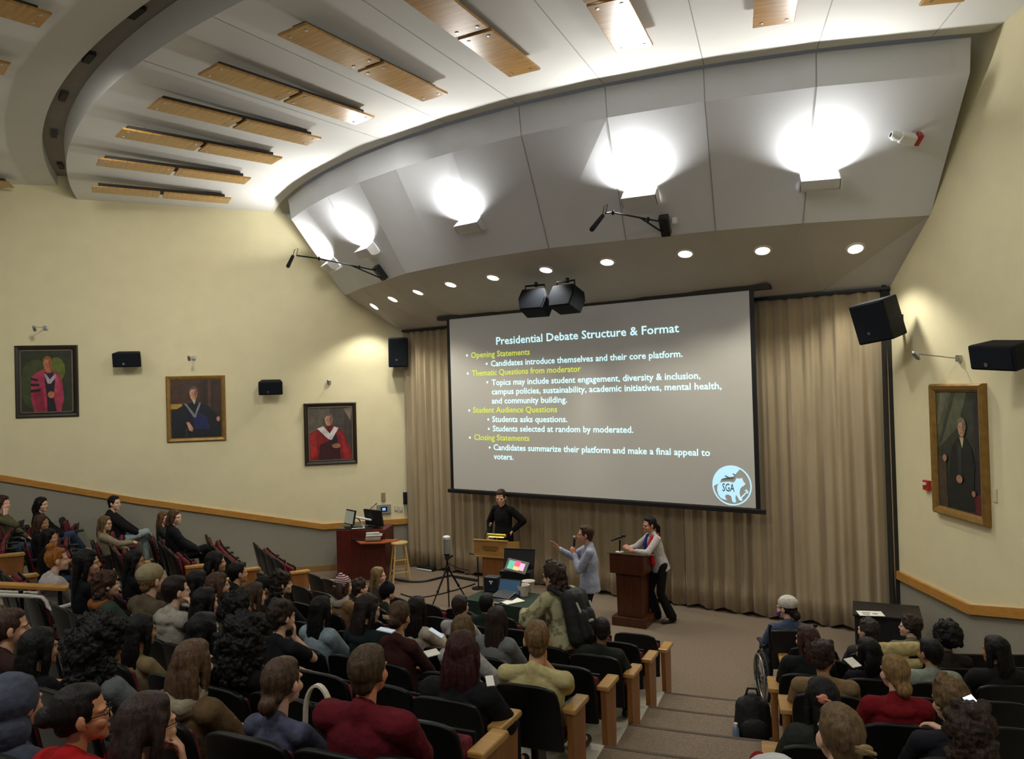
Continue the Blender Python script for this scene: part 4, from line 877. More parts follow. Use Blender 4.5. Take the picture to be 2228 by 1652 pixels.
def hair_shapes(style, L, r):
    cap = lambda g: [ell((0, -.028, .032), (.079+g, .094+g, .093+g)), ell((0, .012, .082), (.06+g, .054+g*.7, .036+g*.6))]
    S = []
    def blobs(n, R, z0, z1, br, back=.3, c=(0, -.03, .02)):
        for _ in range(n):
            a = r.uniform(0, 2*pi); z = r.uniform(z0, z1)
            y = math.sin(a)*R; x = math.cos(a)*R
            if y > back*R and z < .05: y = -y
            k = math.sqrt(max(.25, 1-(max(z, 0)/.14)**2)); S.append(ell((c[0]+x*k, c[1]+y*k, c[2]+z), (br*r.uniform(.7, 1.2),)*3, n=8, m=6))
    if style == 'short': S += cap(.006)+[ell((0, -.066, -.035), (.06, .04, .055)), ell((.068, -.02, .0), (.014, .035, .04)), ell((-.068, -.02, .0), (.014, .035, .04))]
    elif style == 'crop': S += cap(.002)+[ell((0, -.066, -.03), (.058, .036, .055))]
    elif style == 'messy':
        S += cap(.012)+[ell((0, -.07, -.04), (.066, .04, .055))]; blobs(26, .075, -.03, .11, .026)
    elif style in ('long', 'bob'):
        S += cap(.010)
        zs = np.linspace(.05, -L, 7); rings = []
        for i, z in enumerate(zs):
            t = i/6; rx = .078+.03*math.sin(t*2.2)-(.02*t if style == 'long' else 0); ry = .05-.012*t; cy = -.06-.025*math.sin(t*3)-.02*t
            rings.append([(rx*math.cos(a), cy+ry*math.sin(a), z) for a in np.linspace(0, 2*pi, 16, endpoint=False)])
        S.append(loft(rings))
        for sx in (-1, 1):
            e = min(L*.75, .2); S.append(capsule((sx*.072, .005, .04), (sx*.082, -.01, -.05), .024, .026)); S.append(capsule((sx*.082, -.01, -.05), (sx*.078, -.03, -e), .026, .02))
            for k in range(3): S.append(capsule((sx*(.03+.02*k), -.09-.005*k, -L*.5), (sx*(.02+.026*k), -.1, -L-.02-.02*r.rand()), .024, .012))
    elif style == 'bun': S += cap(.005)+[ell((0, -.125, .02), (.05, .045, .045)), ell((0, -.07, -.03), (.058, .035, .045))]
    elif style == 'topbun': S += cap(.005)+[ell((0, -.06, .135), (.05, .05, .042)), ell((0, -.07, -.03), (.058, .035, .045))]
    elif style == 'lowbun': S += cap(.006)+[ell((0, -.112, -.075), (.05, .042, .046)), ell((0, -.078, -.03), (.066, .04, .055)), ell((.03, -.12, -.06), (.025, .02, .025))]
    elif style == 'clipbun': S += cap(.008)+[ell((0, -.115, -.02), (.055, .04, .05)), ell((.02, -.13, .03), (.03, .02, .03)), ell((0, -.075, -.05), (.06, .035, .04))]
    elif style == 'pony': S += cap(.005)+[capsule((0, -.1, .0), (0, -.15, -.06), .03, .035), capsule((0, -.15, -.06), (.01, -.14, -L), .035, .015), ell((0, -.07, -.03), (.058, .035, .045))]
    elif style == 'curly':
        S += cap(.016)+[ell((0, -.06, -.06), (.085, .055, .09))]; blobs(60, .088, -.15, .11, .028)
    elif style == 'bigcurly':
        S += cap(.04)+[ell((0, -.07, -.08), (.15, .10, .16)), ell((0, -.06, .03), (.13, .11, .11))]; blobs(90, .145, -.24, .13, .04, .25)
    elif style == 'afro': S += cap(.035); blobs(70, .105, -.06, .13, .03)
    elif style == 'beard': S += []
    return S
PART_CACHE = {}
def person(label, root_loc, yaw, pose='sit', h=1.2, s=1., wd=1., lean=10., hy=0., hp=0., hr=0., skin=(214, 168, 136), hair=('short', (40, 30, 24)), top=('long', (40, 40, 42)), bottom=(36, 38, 46), shoes=(40, 38, 38),
           arms=(None, None), fem=False, face=False, voxel=.009, hairL=.25, seed=0, extras=(), group='seated audience', gl=False, side_lean=0., legs=None, sleeve=None, hands=((.45, None), (.45, None)), headfwd=.02, hk=1.1):
    r = np.random.RandomState(seed+11); hs = h/s
    root = thing('person', label, 'person', root_loc, yaw, group)
    if pose == 'sit':
        hz = .50; tl = (hs-hz-.18)/.50; t2 = min(max(tl, .86), 1.1); hz = hs-.18-.50*t2; tl = t2
        hz = max(hz, .34)
    else:
        hz = .93; tl = (hs-hz-.18)/.50
        if tl > 1.08 or tl < .92: t2 = min(max(tl, .92), 1.08); hz = hs-.18-.5*t2; tl = t2
    la = rad(lean); u = np.array([math.sin(rad(side_lean)), -math.sin(la), math.cos(la)]); u /= np.linalg.norm(u)
    fw = np.cross(u, [1, 0, 0]); fw = -fw if fw[1] < 0 else fw; xr = np.cross(fw, u)
    hip = np.array([0, 0, hz]); B = np.stack([xr, fw, u], 1)
    T = lambda x, y, z: hip+B@np.array([x, y, z])      # torso frame
    nb = .50*tl; neck = T(0, 0, nb)
    hc = T(0, headfwd+.012, nb)+np.array([0, .02+max(0, math.sin(la))*.05, .178])
    if lean < -20: hc = T(0, headfwd+.05, nb+.17)
    Hm = rotm(z=rad(hy))@rotm(x=rad(hp))@rotm(y=rad(hr)); HX = lambda S: (np.array(S[0])*hk@Hm.T+hc, S[1])
    hp3 = lambda *p: hc+Hm@(np.array(p)*hk)
    sw = (.155 if fem else .178)*wd
    sh = [T(sx*sw, -.005, nb-.045) for sx in (-1, 1)]
    # limbs ----------------------------------------------------------------
    if pose == 'sit':
        hj = [hip+np.array([sx*.085, .0, .0]) for sx in (-1, 1)]
        kz = min(.5, hz+.02)
        kn = [np.array([sx*.12, .41, kz]) for sx in (-1, 1)]; an = [np.array([sx*.12, .44, .085]) for sx in (-1, 1)]
        ft = [np.array([sx*.13, .60, .04]) for sx in (-1, 1)]
        if legs == 'crossed': kn[1] = np.array([.06, .44, kz+.13]); an[1] = np.array([-.16, .6, .3]); ft[1] = np.array([-.2, .76, .24])
        if legs == 'ankle': kn[1] = np.array([.26, .40, kz+.06]); an[1] = np.array([-.12, .46, kz+.1]); ft[1] = np.array([-.24, .5, kz+.13])
    else:
        hj = [hip+np.array([sx*.085, 0, 0]) for sx in (-1, 1)]; an = [np.array([sx*.11, -.02, .085]) for sx in (-1, 1)]
        if legs: an = [np.array(p, float) for p in legs]
        kn = [ik(hj[i], an[i], hz*.49, hz*.46, (0, 1, 0))[0] for i in (0, 1)]; ft = [a+np.array([.02*(1 if i else -1), .15, -.045]) for i, a in enumerate(an)]
    dflt = [np.array([sx*.11, .30, hz+.12]) for sx in (-1, 1)] if pose == 'sit' else [np.array([sx*.25, .05, hz-.02]) for sx in (-1, 1)]
    el, wr, hd = [], [], []
    for i, sx in enumerate((-1, 1)):
        a = arms[i]; hint = np.array([sx*.8, -.5, -.5]); tgt = dflt[i]; hdir = None
        if a == 'chin': tgt = hp3(sx*.035, .085, -.165); hint = np.array([sx*.7, .3, -1]); hdir = (0, .1, 1)
        elif a == 'face': tgt = hp3(sx*.08, .09, -.17); hint = np.array([sx*.8, .4, -1]); hdir = (-sx*.25, .05, 1)
        elif a == 'phone': tgt = np.array([sx*.05, .34, hz+.30])
        elif a == 'rest': tgt = np.array([sx*.30, .26, hz+.16])
        elif a is not None: tgt, hint = np.array(a[0], float), np.array(a[1], float); hdir = a[2] if len(a) > 2 else None
        e, w = ik(sh[i], tgt, .285*tl**.3, .25, hint); el.append(e); wr.append(w)
        hd.append(np.array(hdir, float) if hdir is not None else (w-e)/np.linalg.norm(w-e)*.9+np.array([-sx*.35, .2, 0]))
    # body -------------------------------------------------------------------
    S = [HX(q) for q in head_shapes(fem)]
    S += [capsule(T(0, -.0, nb-.03), hp3(0, -.02, -.06), .054 if not fem else .047, .05 if not fem else .044)]
    S += [capsule(T(0, 0, .02), T(0, 0, nb-.10), .10, .10), capsule(T(-sw*.7, 0, nb-.05), T(sw*.7, 0, nb-.05), .05, .05)]
    for i, sx in enumerate((-1, 1)):
        S += [capsule(sh[i], el[i], .047, .036), capsule(el[i], wr[i], .037, .026)]
        cu, pn = hands[i]; S += hand(wr[i], hd[i], pn if pn is not None else (-sx*.5, .2, -.8) if arms[i] not in ('chin', 'face') else (-sx*.6, -.6, 0), (1 if i == 0 else -1) if pn is None else (1 if i == 0 else -1), 1., cu)
        S += [capsule(hj[i], kn[i], .07, .05), capsule(kn[i], an[i], .05, .035), capsule(an[i], ft[i], .035, .03)]
    sk = skin_mat(skin)
    sc1 = lambda S: [(np.array(q[0])*s, q[1]) for q in S]
    fused('body', sc1(S), sk, root, voxel, 3)
    # trousers and shoes --------------------------------------------------------
    S = [ell(T(0, 0, .0), (.165*wd, .13, .12))] if pose == 'sit' else [ell(hip, (.14*wd, .112, .11))]
    fl = .055 if bottom != 'flare' else .085
    bc = bottom if bottom != 'flare' else (24, 24, 26)
    for i in (0, 1): S += [capsule(hj[i], kn[i], .092, .066), capsule(kn[i], an[i]+[0, 0, .02], .066, fl)]
    fused('trousers', sc1(S), cloth_mat(bc), root, voxel*1.3, 4)
    for i in (0, 1):
        d = ft[i]-an[i]; a = an[i]-[0, .02, .035]; fused('shoe', sc1([capsule(a, ft[i], .043, .038), capsule(a+[0, -.03, 0], a, .04, .042)]), mat('shoe', shoes, .6, .1, 12), root, .011, 3)
    # top -------------------------------------------------------------------------
    kind, tcol = top; g = {'tee': 0, 'long': .004, 'sweater': .012, 'hoodie': .02, 'jacket': .024, 'shirt': .008}[kind]
    rg = [(-.07, .158, .118), (.05, .162, .122), (.17, .15, .112), (.31, .168, .118), (.40, .168, .106), (.455, .13, .085), (.485, .08, .066)]
    if pose == 'stand': rg = [(-.10, .182, .142), (.03, .176, .136)]+rg[2:]
    rings = [[T((rx*wd*(.9 if fem else 1)+g)*math.cos(a), (ry+g)*math.sin(a), z*tl) for a in np.linspace(0, 2*pi, 18, endpoint=False)] for z, rx, ry in rg]
    S = [loft(rings), capsule(T(0, -.012, nb-.05), T(0, -.012, nb+.012), .078+g*.6, .062+g*.5)]
    for i, sx in enumerate((-1, 1)):
        S += [capsule(T(sx*.07, -.01, nb-.035), sh[i], .05+g, .06+g), capsule(T(sx*.035, -.02, nb+.012), T(sx*sw*.75, -.01, nb-.03), .036+g*.4, .05+g*.6)]
        if kind == 'tee': S += [capsule(sh[i], sh[i]+(el[i]-sh[i])*.62, .062, .06)]
        else:
            f = .93 if sleeve is None else sleeve
            S += [capsule(sh[i], el[i], .058+g, .05+g), capsule(el[i], el[i]+(wr[i]-el[i])*f, .05+g, .037+g*.6)]
    if kind == 'hoodie':
        S += [ell(T(0, -.085, nb-.03), (.115, .055, .05)), ell(T(.075, -.03, nb+.0), (.035, .06, .035)), ell(T(-.075, -.03, nb+.0), (.035, .06, .035)), ell(T(0, -.105, nb-.09), (.08, .035, .06))]
    if kind in ('jacket', 'shirt'):
        S += [capsule(T(.055, -.04, nb+.012), T(-.055, -.04, nb+.012), .026, .026), capsule(T(.055, -.04, nb+.012), T(.06, .04, nb-.0), .024, .022), capsule(T(-.055, -.04, nb+.012), T(-.06, .04, nb-.0), .024, .022)]
    tm = tcol if not isinstance(tcol, tuple) else cloth_mat(tcol)
    nm = {'tee': 'tee_shirt', 'long': 'long_sleeved_top', 'sweater': 'sweater', 'hoodie': 'hoodie', 'jacket': 'jacket', 'shirt': 'shirt'}[kind]
    fused(nm, sc1(S), tm, root, voxel*1.2, 4, .012 if kind != 'tee' else .006, .09)
    # hair and face --------------------------------------------------------------
    st, hcol = hair
    hm = hair_mat(hcol)
    if st != 'none':
        S = [HX(q) for q in hair_shapes(st, hairL, r)]
        ds = {'curly': .03, 'bigcurly': .045, 'afro': .03, 'messy': .02}.get(st, .009)
        fused('hair', sc1(S), hm, root, voxel*1.05, 2 if ds > .02 else 4, ds, .022 if ds > .02 else .03)
    if face:
        b = MB()
        for sx in (-1, 1): b.shp(xf(HX(ell((sx*.03, .079, -.006), (.0115, .007, .0055), n=10, m=7)), np.eye(3)*s, 0))
        e = b.build('eyes', mat('eye_white', (168, 156, 146), .3, .02, 5), root, smooth=True)
        b = MB()
        for sx in (-1, 1): b.shp(xf(HX(ell((sx*.03, .0855, -.006), (.006, .0025, .0055), n=10, m=7)), np.eye(3)*s, 0))
        b.build('irises', mat('iris_dark', (36, 26, 22), .2, .05, 5), root, smooth=True)
        b = MB()
        for sx in (-1, 1): b.shp(xf(HX(capsule((sx*.014, .088, .014), (sx*.048, .076, .014), .004, .003, 6)), np.eye(3)*s, 0))
        b.build('eyebrows', hm, root, smooth=True)
        b = MB(); b.shp(xf(HX(ell((0, .0885, -.067), (.021, .006, .006), n=12, m=7)), np.eye(3)*s, 0)); b.build('lips', mat('lips', tuple(int(c*k) for c, k in zip(skin, (.82, .6, .6))), .45, .05, 9), root, smooth=True)
    if gl:
        b = MB()
        for sx in (-1, 1):
            b.tube([HX(([(sx*.031+.022*math.cos(t), .098-.004*abs(math.cos(t)), -.004+.018*math.sin(t))], []))[0][0]*s for t in np.linspace(0, 2*pi, 17)], .0022*s, 5)
            b.tube([HX(([(sx*.053, .094, .0)], []))[0][0]*s, HX(([(sx*.080, .0, .0)], []))[0][0]*s], .002*s, 5)
        b.tube([HX(([(-.01, .1, .0)], []))[0][0]*s, HX(([(.01, .1, .0)], []))[0][0]*s], .002*s, 5)
        b.build('glasses', M_METAL, root)
    ctx = dict(T=T, HX=HX, hp3=hp3, sc1=sc1, root=root, voxel=voxel, nb=nb, s=s, wr=wr, hc=hc, hd=hd, el=el, sh=sh, kn=kn, an=an, B=B, hm=hm, hip=hip)
    for ex in extras: ex(ctx)
    return root, ctx
# extras: what some people wear -----------------------------------------------------
def ex_beanie(m):
    def f(c):
        fused('beanie', c['sc1']([c['HX'](q) for q in (ell((0, -.022, .05), (.09, .106, .09)), ell((0, -.03, .02), (.092, .105, .03)), ell((0, -.04, .14), (.03, .03, .03)))]), m, c['root'], c['voxel']*1.1, 3, .008, .03)
    return f
def ex_cap(m, brim=True):
    def f(c):
        S = [c['HX'](ell((0, -.03, .055), (.094, .11, .085)))]
        if brim: S.append(c['HX'](ell((0, .095, .045), (.065, .075, .010), rotm(x=-.15))))
        fused('cap', c['sc1'](S), m, c['root'], c['voxel'], 3)
    return f
def ex_scarf(m, big=1.):
    def f(c):
        T, nb = c['T'], c['nb']; n = 9
        P = [T(.085*math.cos(t), -.02+.085*math.sin(t), nb+.015+.015*math.sin(2*t)) for t in np.linspace(0, 2*pi, n)]
        S = [capsule(P[i], P[i+1], .04*big, .04*big) for i in range(n-1)]
        fused('scarf', c['sc1'](S), m, c['root'], c['voxel']*1.1, 3, .02, .05)
    return f
def ex_headscarf(m):
    def f(c):
        S = [c['HX'](q) for q in (ell((0, -.03, .03), (.092, .105, .10)), ell((0, -.05, -.08), (.1, .09, .1)))]
        fused('head_scarf', c['sc1'](S), m, c['root'], c['voxel']*1.1, 3, .012, .05)
    return f
def ex_hood(m):
    def f(c):
        S = [c['HX'](q) for q in (ell((0, -.035, .03), (.105, .115, .115)), ell((0, -.06, -.09), (.11, .095, .1)))]+[ell(c['T'](0, -.03, c['nb']-.02), (.12, .09, .07))]
        fused('hood', c['sc1'](S), m, c['root'], c['voxel']*1.1, 4, .015, .07)
    return f
def ex_mask(m):
    def f(c):
        fused('face_mask', c['sc1']([c['HX'](q) for q in (ell((0, .066, -.062), (.056, .047, .042)), capsule((-.078, -.0, -.02), (-.04, .07, -.05), .006, .014), capsule((.078, -.0, -.02), (.04, .07, -.05), .006, .014))]), m, c['root'], .008, 3)
    return f
def ex_clip(m, p=(-.03, -.112, .04), sz=(.035, .012, .02)):
    def f(c):
        b = MB(); S = [c['HX'](ell(p, sz)), c['HX'](capsule((p[0]-.03, p[1], p[2]+.012), (p[0]+.035, p[1]-.012, p[2]-.01), .008, .007))]
        for q in c['sc1'](S): b.shp(q)
        b.build('hair_clip', m, c['root'], smooth=True)
    return f
def ex_earpods(c):
    pass
def ex_pack_straps(m):
    def f(c):
        T, nb = c['T'], c['nb']
        for sx in (-1, 1):
            fused('bag_strap', c['sc1']([capsule(T(sx*.1, -.13, nb-.04), T(sx*.11, -.0, nb+.03), .025, .025), capsule(T(sx*.11, 0, nb+.03), T(sx*.12, .12, nb-.1), .025, .025), capsule(T(sx*.12, .12, nb-.1), T(sx*.15, .08, nb-.35), .022, .02)]), m, c['root'], .012, 3)
    return f
HPEND = []      # (name, label, category, builder) objects held by people, placed after them
# ------------------------------------------------------------------ auditorium seats: one of each part, then copies
def seat_meshes():
    K = {}
    nx, nz = 9, 8; V = []; F = []
    def back_pt(x, t, off):
        z = .33+.52*t; w = .26*(1-.12*max(0, t-.78)/.22*1.0); X = x*w; y = -.165-.11*t-off+.32*X*X
        return (X, y, z-(.03*abs(x)**4 if t > .9 else 0))
    for off in (0., .042):
        for j in range(nz):
            for i in range(nx): V.append(back_pt(-1+2*i/(nx-1), j/(nz-1), off))
    n = nx*nz
    for j in range(nz-1):
        for i in range(nx-1):
            a = j*nx+i; F += [(a, a+nx, a+nx+1, a+1), (n+a, n+a+1, n+a+nx+1, n+a+nx)]
    for i in range(nx-1):
        a = (nz-1)*nx+i; F.append((a, n+a, n+a+1, a+1)); F.append((i, i+1, n+i+1, n+i))
    for j in range(nz-1):
        a = j*nx; F.append((a, n+a, n+a+nx, a+nx)); a = j*nx+nx-1; F.append((a, a+nx, n+a+nx, n+a))
    o = MB().add(V, F).build('back_shell', M_SHELL, None, smooth=50, bevel=.012); K['back_shell'] = o
    V = []; F = []
    for off in (-.045, -.002):
        for j in range(5):
            for i in range(7):
                x = -1+2*i/6; t = .12+.74*j/4; p = back_pt(x*.86, t, off-.012*(1-abs(x)**3)*(1 if off < -.01 else 0)); V.append(p)
    n = 35
    for j in range(4):
        for i in range(6):
            a = j*7+i; F += [(a, a+7, a+8, a+1), (n+a, n+a+1, n+a+8, n+a+7)]
    for i in range(6): a = 28+i; F += [(a, n+a, n+a+1, a+1), (i, i+1, n+i+1, n+i)]
    for j in range(4): a = j*7; F.append((a, n+a, n+a+7, a+7)); a += 6; F.append((a, a+7, n+a+7, n+a))
    K['back_cushion'] = MB().add(V, F).build('back_cushion', M_MAROON, None, smooth=50, bevel=.012)
    K['seat_down'] = MB().box((0, .08, .415), (.47, .44, .085)).build('seat_cushion', M_MAROON, None, smooth=50, bevel=.03, seg=3)
    M = rotm(x=rad(80)); K['seat_up'] = MB().box(np.array([0, -.12, .38])+M@np.array([0, .16, .0]), (.47, .32, .07), M).build('seat_cushion', M_MAROON, None, smooth=50, bevel=.03, seg=3)
    K['pan_up'] = MB().box(np.array([0, -.075, .385])+M@np.array([0, .16, -.0]), (.475, .33, .02), M).build('seat_pan', M_SHELL, None, bevel=.008)
    b = MB(); b.prism([(-.03, -.18, .0), (-.03, .12, .0), (-.03, .06, .06), (-.03, .02, .36), (-.03, -.14, .42), (-.03, -.12, .06)], (.06, 0, 0)); K['pedestal'] = b.build('pedestal', M_METAL, None, bevel=.006)
    b = MB(); b.prism([(.255, -.18, .58), (.255, .11, .595), (.255, .13, .61), (.255, .11, .635), (.255, -.18, .625)], (.055, 0, 0)); b.box((.2825, -.06, .47), (.03, .1, .24)); K['armrest'] = b.build('armrest', M_BLACK, None, bevel=.01)
    b = MB(); b.prism([(0, -.10, 0.0), (0, .17, 0.0), (0, .20, .58), (0, -.13, .60)], (.05, 0, 0)); K['end_panel'] = b.build('end_panel', M_OAKV, None, bevel=.008)
    b = MB(); b.prism([(-.03, -.14, .60), (-.03, .19, .585), (-.03, .22, .60), (-.03, .20, .635), (-.03, -.14, .645)], (.11, 0, 0)); K['end_armrest'] = b.build('wooden_armrest', M_OAK, None, bevel=.012)
    for o in K.values(): COL.objects.unlink(o)
    return K
SK = seat_meshes()
SEATN = [0]
def put(key, parent, off=(0, 0, 0), mirror=False):
    o = SK[key].copy(); COL.objects.link(o); o.parent = parent; o.location = off
    if mirror: o.scale = (-1, 1, 1)
    return o
def chair(loc, yaw, label, occupied, end=0, group='auditorium seats', right_arm=True):
    t = thing('auditorium_seat', label, 'seat', loc, yaw, group)
    put('back_shell', t); put('back_cushion', t); put('pedestal', t)
    if occupied: put('seat_down', t)
    else: put('seat_up', t); put('pan_up', t)
    if end == 1: put('end_panel', t, (.265, 0, 0)); put('end_armrest', t, (.265, 0, 0))
    elif right_arm: put('armrest', t)
    if end == -1: put('end_panel', t, (-.315, 0, 0)); put('end_armrest', t, (-.315, 0, 0))
    return t
# ------------------------------------------------------------------ the audience
BK, DB, BR, LB, BL = (20, 18, 18), (40, 30, 25), (72, 52, 38), (108, 84, 58), (150, 122, 82)
FAIR, MED, TAN, BRN, DK = (222, 178, 150), (206, 156, 122), (180, 132, 98), (134, 92, 68), (92, 62, 48)
TARGET = np.array([.9, 11.6])
def lookat(p): d = TARGET-np.array(p[:2]); return math.atan2(-d[0], d[1])
AUD = []
def seat(px, py, where, label, **kw): AUD.append((px, py, where, label, kw))
c_ = cloth_mat
# ---- left block, along the left wall
seat(3, 1096, (4, 13.3), 'person with reddish dark hair and olive sleeve, cut by the left photo edge', hair=('long', (60, 36, 28)), top=('long', (98, 96, 66)), skin=FAIR, arms=(None, 'face'), fem=True, bottom=(74, 92, 120))
seat(88, 1098, (4, 14.0), 'person with chin-length black hair and black jacket seated by the left wall', hair=('bob', BK), hairL=.13, top=('jacket', (24, 24, 27)), skin=FAIR, fem=True, face=True, bottom=(60, 78, 104), legs='crossed', shoes=(220, 220, 216))
seat(88, 1138, (4, 12.3), 'person with long brown hair seated in front of the black-jacketed person by the left wall', hair=('long', BR), top=('jacket', (30, 30, 32)), skin=TAN, fem=True, bottom=(58, 44, 40))
seat(246, 1094, (3, 14.75), 'young man in black hoodie and pale jeans with crossed legs by the left wall', hair=('short', (24, 20, 19)), top=('hoodie', (26, 26, 28)), skin=FAIR, face=True, bottom=(176, 192, 192), legs='crossed', shoes=(60, 58, 56), lean=14)
seat(226, 1138, (3, 13.2), 'person with long light brown hair, glasses and beige sweater in the left block', hair=('long', LB), top=('sweater', (158, 144, 118)), skin=FAIR, fem=True, face=True, gl=True, bottom=(70, 50, 44), lean=16, arms=(None, 'phone'))
seat(354, 1128, (2, 14.6), 'person with long light brown hair beside the wall, half hidden by a dark-jacketed neighbour', hair=('long', (104, 76, 50)), top=('long', (44, 48, 44)), skin=FAIR, fem=True, bottom=(50, 46, 44))
seat(378, 1126, (2, 13.85), 'person with brown bob in a dark navy jacket with crossed legs and grey shoes', hair=('bob', (84, 62, 44)), hairL=.12, top=('jacket', (26, 28, 33)), skin=FAIR, fem=True, face=True, bottom=(28, 27, 28), legs='crossed', shoes=(150, 146, 132))
seat(105, 1170, (4, 11.1), 'black-haired person in a big black coat at the aisle end of the left block', hair=('long', BK), top=('jacket', (20, 20, 22)), skin=MED, fem=True, bottom=(66, 88, 116), legs='crossed', shoes=(226, 224, 220), wd=1.15)
# ---- middle block
seat(121, 1218, 5, 'person with curly ginger hair in a white hoodie behind the hand rail', hair=('topbun', (150, 92, 36)), top=('hoodie', (198, 192, 184)), skin=FAIR, fem=True)
seat(186, 1226, 5, 'person with long black hair and black clothes beside the ginger-haired one', hair=('long', BK), hairL=.38, top=('long', (22, 24, 26)), skin=MED, fem=True, face=True, hy=-15)
seat(230, 1272, 5, 'person with curly brown hair and a teal and orange scarf', hair=('curly', (66, 46, 32)), top=('jacket', (62, 78, 66)), skin=FAIR, fem=True, extras=(ex_scarf(c_((150, 90, 44))),), hy=-10)
seat(290, 1222, 4, 'person with long black hair turned to the right in front of the curly brown-haired one', hair=('long', BK), hairL=.35, top=('long', (24, 24, 27)), skin=TAN, fem=True, face=True, hy=-12)
seat(328, 1262, 5, 'person in a beige cap and brown jacket in the left part of the middle block', hair=('short', (120, 92, 58)), top=('jacket', (98, 86, 64)), skin=FAIR, extras=(ex_cap(c_((168, 154, 118)), False),))
seat(380, 1286, 5, 'dark-haired person in a light grey hoodie resting the chin on a hand', hair=('short', (34, 26, 22)), top=('hoodie', (176, 170, 154)), skin=FAIR, face=True, arms=(None, 'face'), hy=-14)
seat(428, 1268, 4, 'person with a white head scarf pushed back over black hair', hair=('long', BK), top=('long', (44, 44, 44)), skin=TAN, fem=True, extras=(ex_scarf(c_((210, 206, 192)), 1.3),))
seat(472, 1274, 4, 'person with brown hair to the shoulder, pale profile facing right', hair=('bob', (74, 54, 40)), hairL=.18, top=('jacket', (40, 38, 36)), skin=FAIR, fem=True, face=True, hy=-12)
seat(443, 1312, 5, 'person with straight black hair and black top behind the grey hoodie', hair=('long', BK), top=('long', (24, 24, 25)), skin=FAIR, fem=True)
seat(515, 1322, 5, 'person with fuzzy black hair and dark green jacket in the middle block', hair=('curly', (26, 24, 22)), top=('jacket', (54, 60, 42)), skin=TAN)
seat(467, 1224, 3, 'person with black hair and black coat below the empty seats of the left block', hair=('bob', BK), top=('jacket', (26, 26, 26)), skin=MED, fem=True, hairL=.15)
seat(515, 1247, 3, 'person with black hair and dark top left of the oak end panel', hair=('short', BK), top=('jacket', (30, 32, 28)), skin=MED)
seat(551, 1296, 4, 'person with brown hair and dark olive jacket behind the masked one', hair=('long', (66, 46, 36)), top=('jacket', (58, 56, 42)), skin=FAIR, fem=True)
seat(577, 1280, 3, 'person in a dark cap and white face mask in the middle block', hair=('short', (30, 28, 26)), top=('jacket', (40, 44, 42)), skin=TAN, extras=(ex_cap(c_((36, 38, 36))), ex_mask(c_((214, 210, 204)))), hy=-25, face=True)
seat(611, 1270, 3, 'person with wavy black-brown hair and pale profile beside the masked one', hair=('curly', (40, 32, 26)), top=('long', (28, 28, 30)), skin=FAIR, fem=True, face=True, hy=-22)
seat(745, 1276, 2, 'person in a maroon and white striped beanie, grey scarf and tan jacket', hair=('bob', (64, 44, 34)), hairL=.12, top=('jacket', (146, 112, 74)), skin=FAIR, fem=True, extras=(ex_beanie(stripe_mat('striped_knit', (96, 26, 44), (216, 200, 196))), ex_scarf(c_((168, 160, 146)), 1.25)))
seat(781, 1280, 1, 'person with short dark brown hair just right of the striped beanie', hair=('messy', (52, 40, 30)), top=('long', (58, 52, 44)), skin=FAIR)
seat(822, 1253, 0, 'person with long fair hair in the first row, pink profile facing right', hair=('long', (132, 108, 72)), hairL=.3, top=('long', (92, 82, 64)), skin=(230, 172, 148), fem=True, face=True, hy=-8)
seat(842, 1289, 1, 'person in a black knit cap leaning right beside the fair-haired one', hair=('short', BK), top=('long', (58, 56, 46)), skin=FAIR, extras=(ex_beanie(c_((26, 26, 30))),), hr=14)
seat(905, 1326, 3, 'person with long black hair and cream sweater holding a phone', hair=('long', (24, 18, 18)), hairL=.34, top=('sweater', (196, 184, 160)), skin=MED, fem=True, arms=(None, 'phone'), hy=5)
seat(610, 1342, 5, 'man with dark hair resting his chin on a bare forearm', hair=('messy', (46, 36, 28)), top=('tee', (30, 30, 34)), skin=FAIR, face=True, arms=(None, 'chin'), bottom=(84, 106, 132), hy=-16, hp=-4)
seat(697, 1328, 4, 'person with long black hair and pale blue jacket in the middle block', hair=('long', BK), hairL=.36, top=('jacket', (150, 166, 172)), skin=MED, fem=True)
seat(798, 1328, 4, 'person with long dark hair in a dark green hoodie, profile facing right', hair=('long', (36, 28, 24)), top=('hoodie', (30, 42, 42)), skin=FAIR, fem=True, face=True, arms=(None, 'phone'), hy=-24, hp=-6)
seat(867, 1343, 4, 'person with brown hair pinned in a clip and maroon top', hair=('clipbun', (74, 54, 38)), top=('long', (72, 40, 36)), skin=MED, fem=True, hp=-12, extras=(ex_clip(mat('hair_clip_tan', (150, 124, 84), .4, .1, 8), (-.045, -.14, .0)),))
seat(530, 1396, 6, 'person with a wide head of black hair and black coat in the middle block', hair=('bigcurly', (22, 20, 19)), top=('jacket', (24, 24, 25)), skin=BRN, fem=True)
seat(1000, 1320, 2, 'person with dark brown hair and white shirt near the laptop table', hair=('short', (44, 32, 26)), top=('shirt', (186, 184, 180)), skin=FAIR)
seat(1058, 1314, 1, 'person with black hair and dark green jacket directly before the laptop table', hair=('short', (22, 22, 20)), top=('jacket', (38, 50, 42)), skin=MED)
seat(1005, 1372, 4, 'person with long light brown hair and white sweater left of the yellow shirt', hair=('long', (98, 76, 48)), hairL=.3, top=('sweater', (186, 184, 178)), skin=FAIR, fem=True, arms=(None, 'rest'))
seat(1079, 1349, 3, 'person with long dark brown hair and grey jacket left of the backpack woman', hair=('long', (48, 36, 32)), hairL=.34, top=('jacket', (128, 130, 132)), skin=FAIR, fem=True)
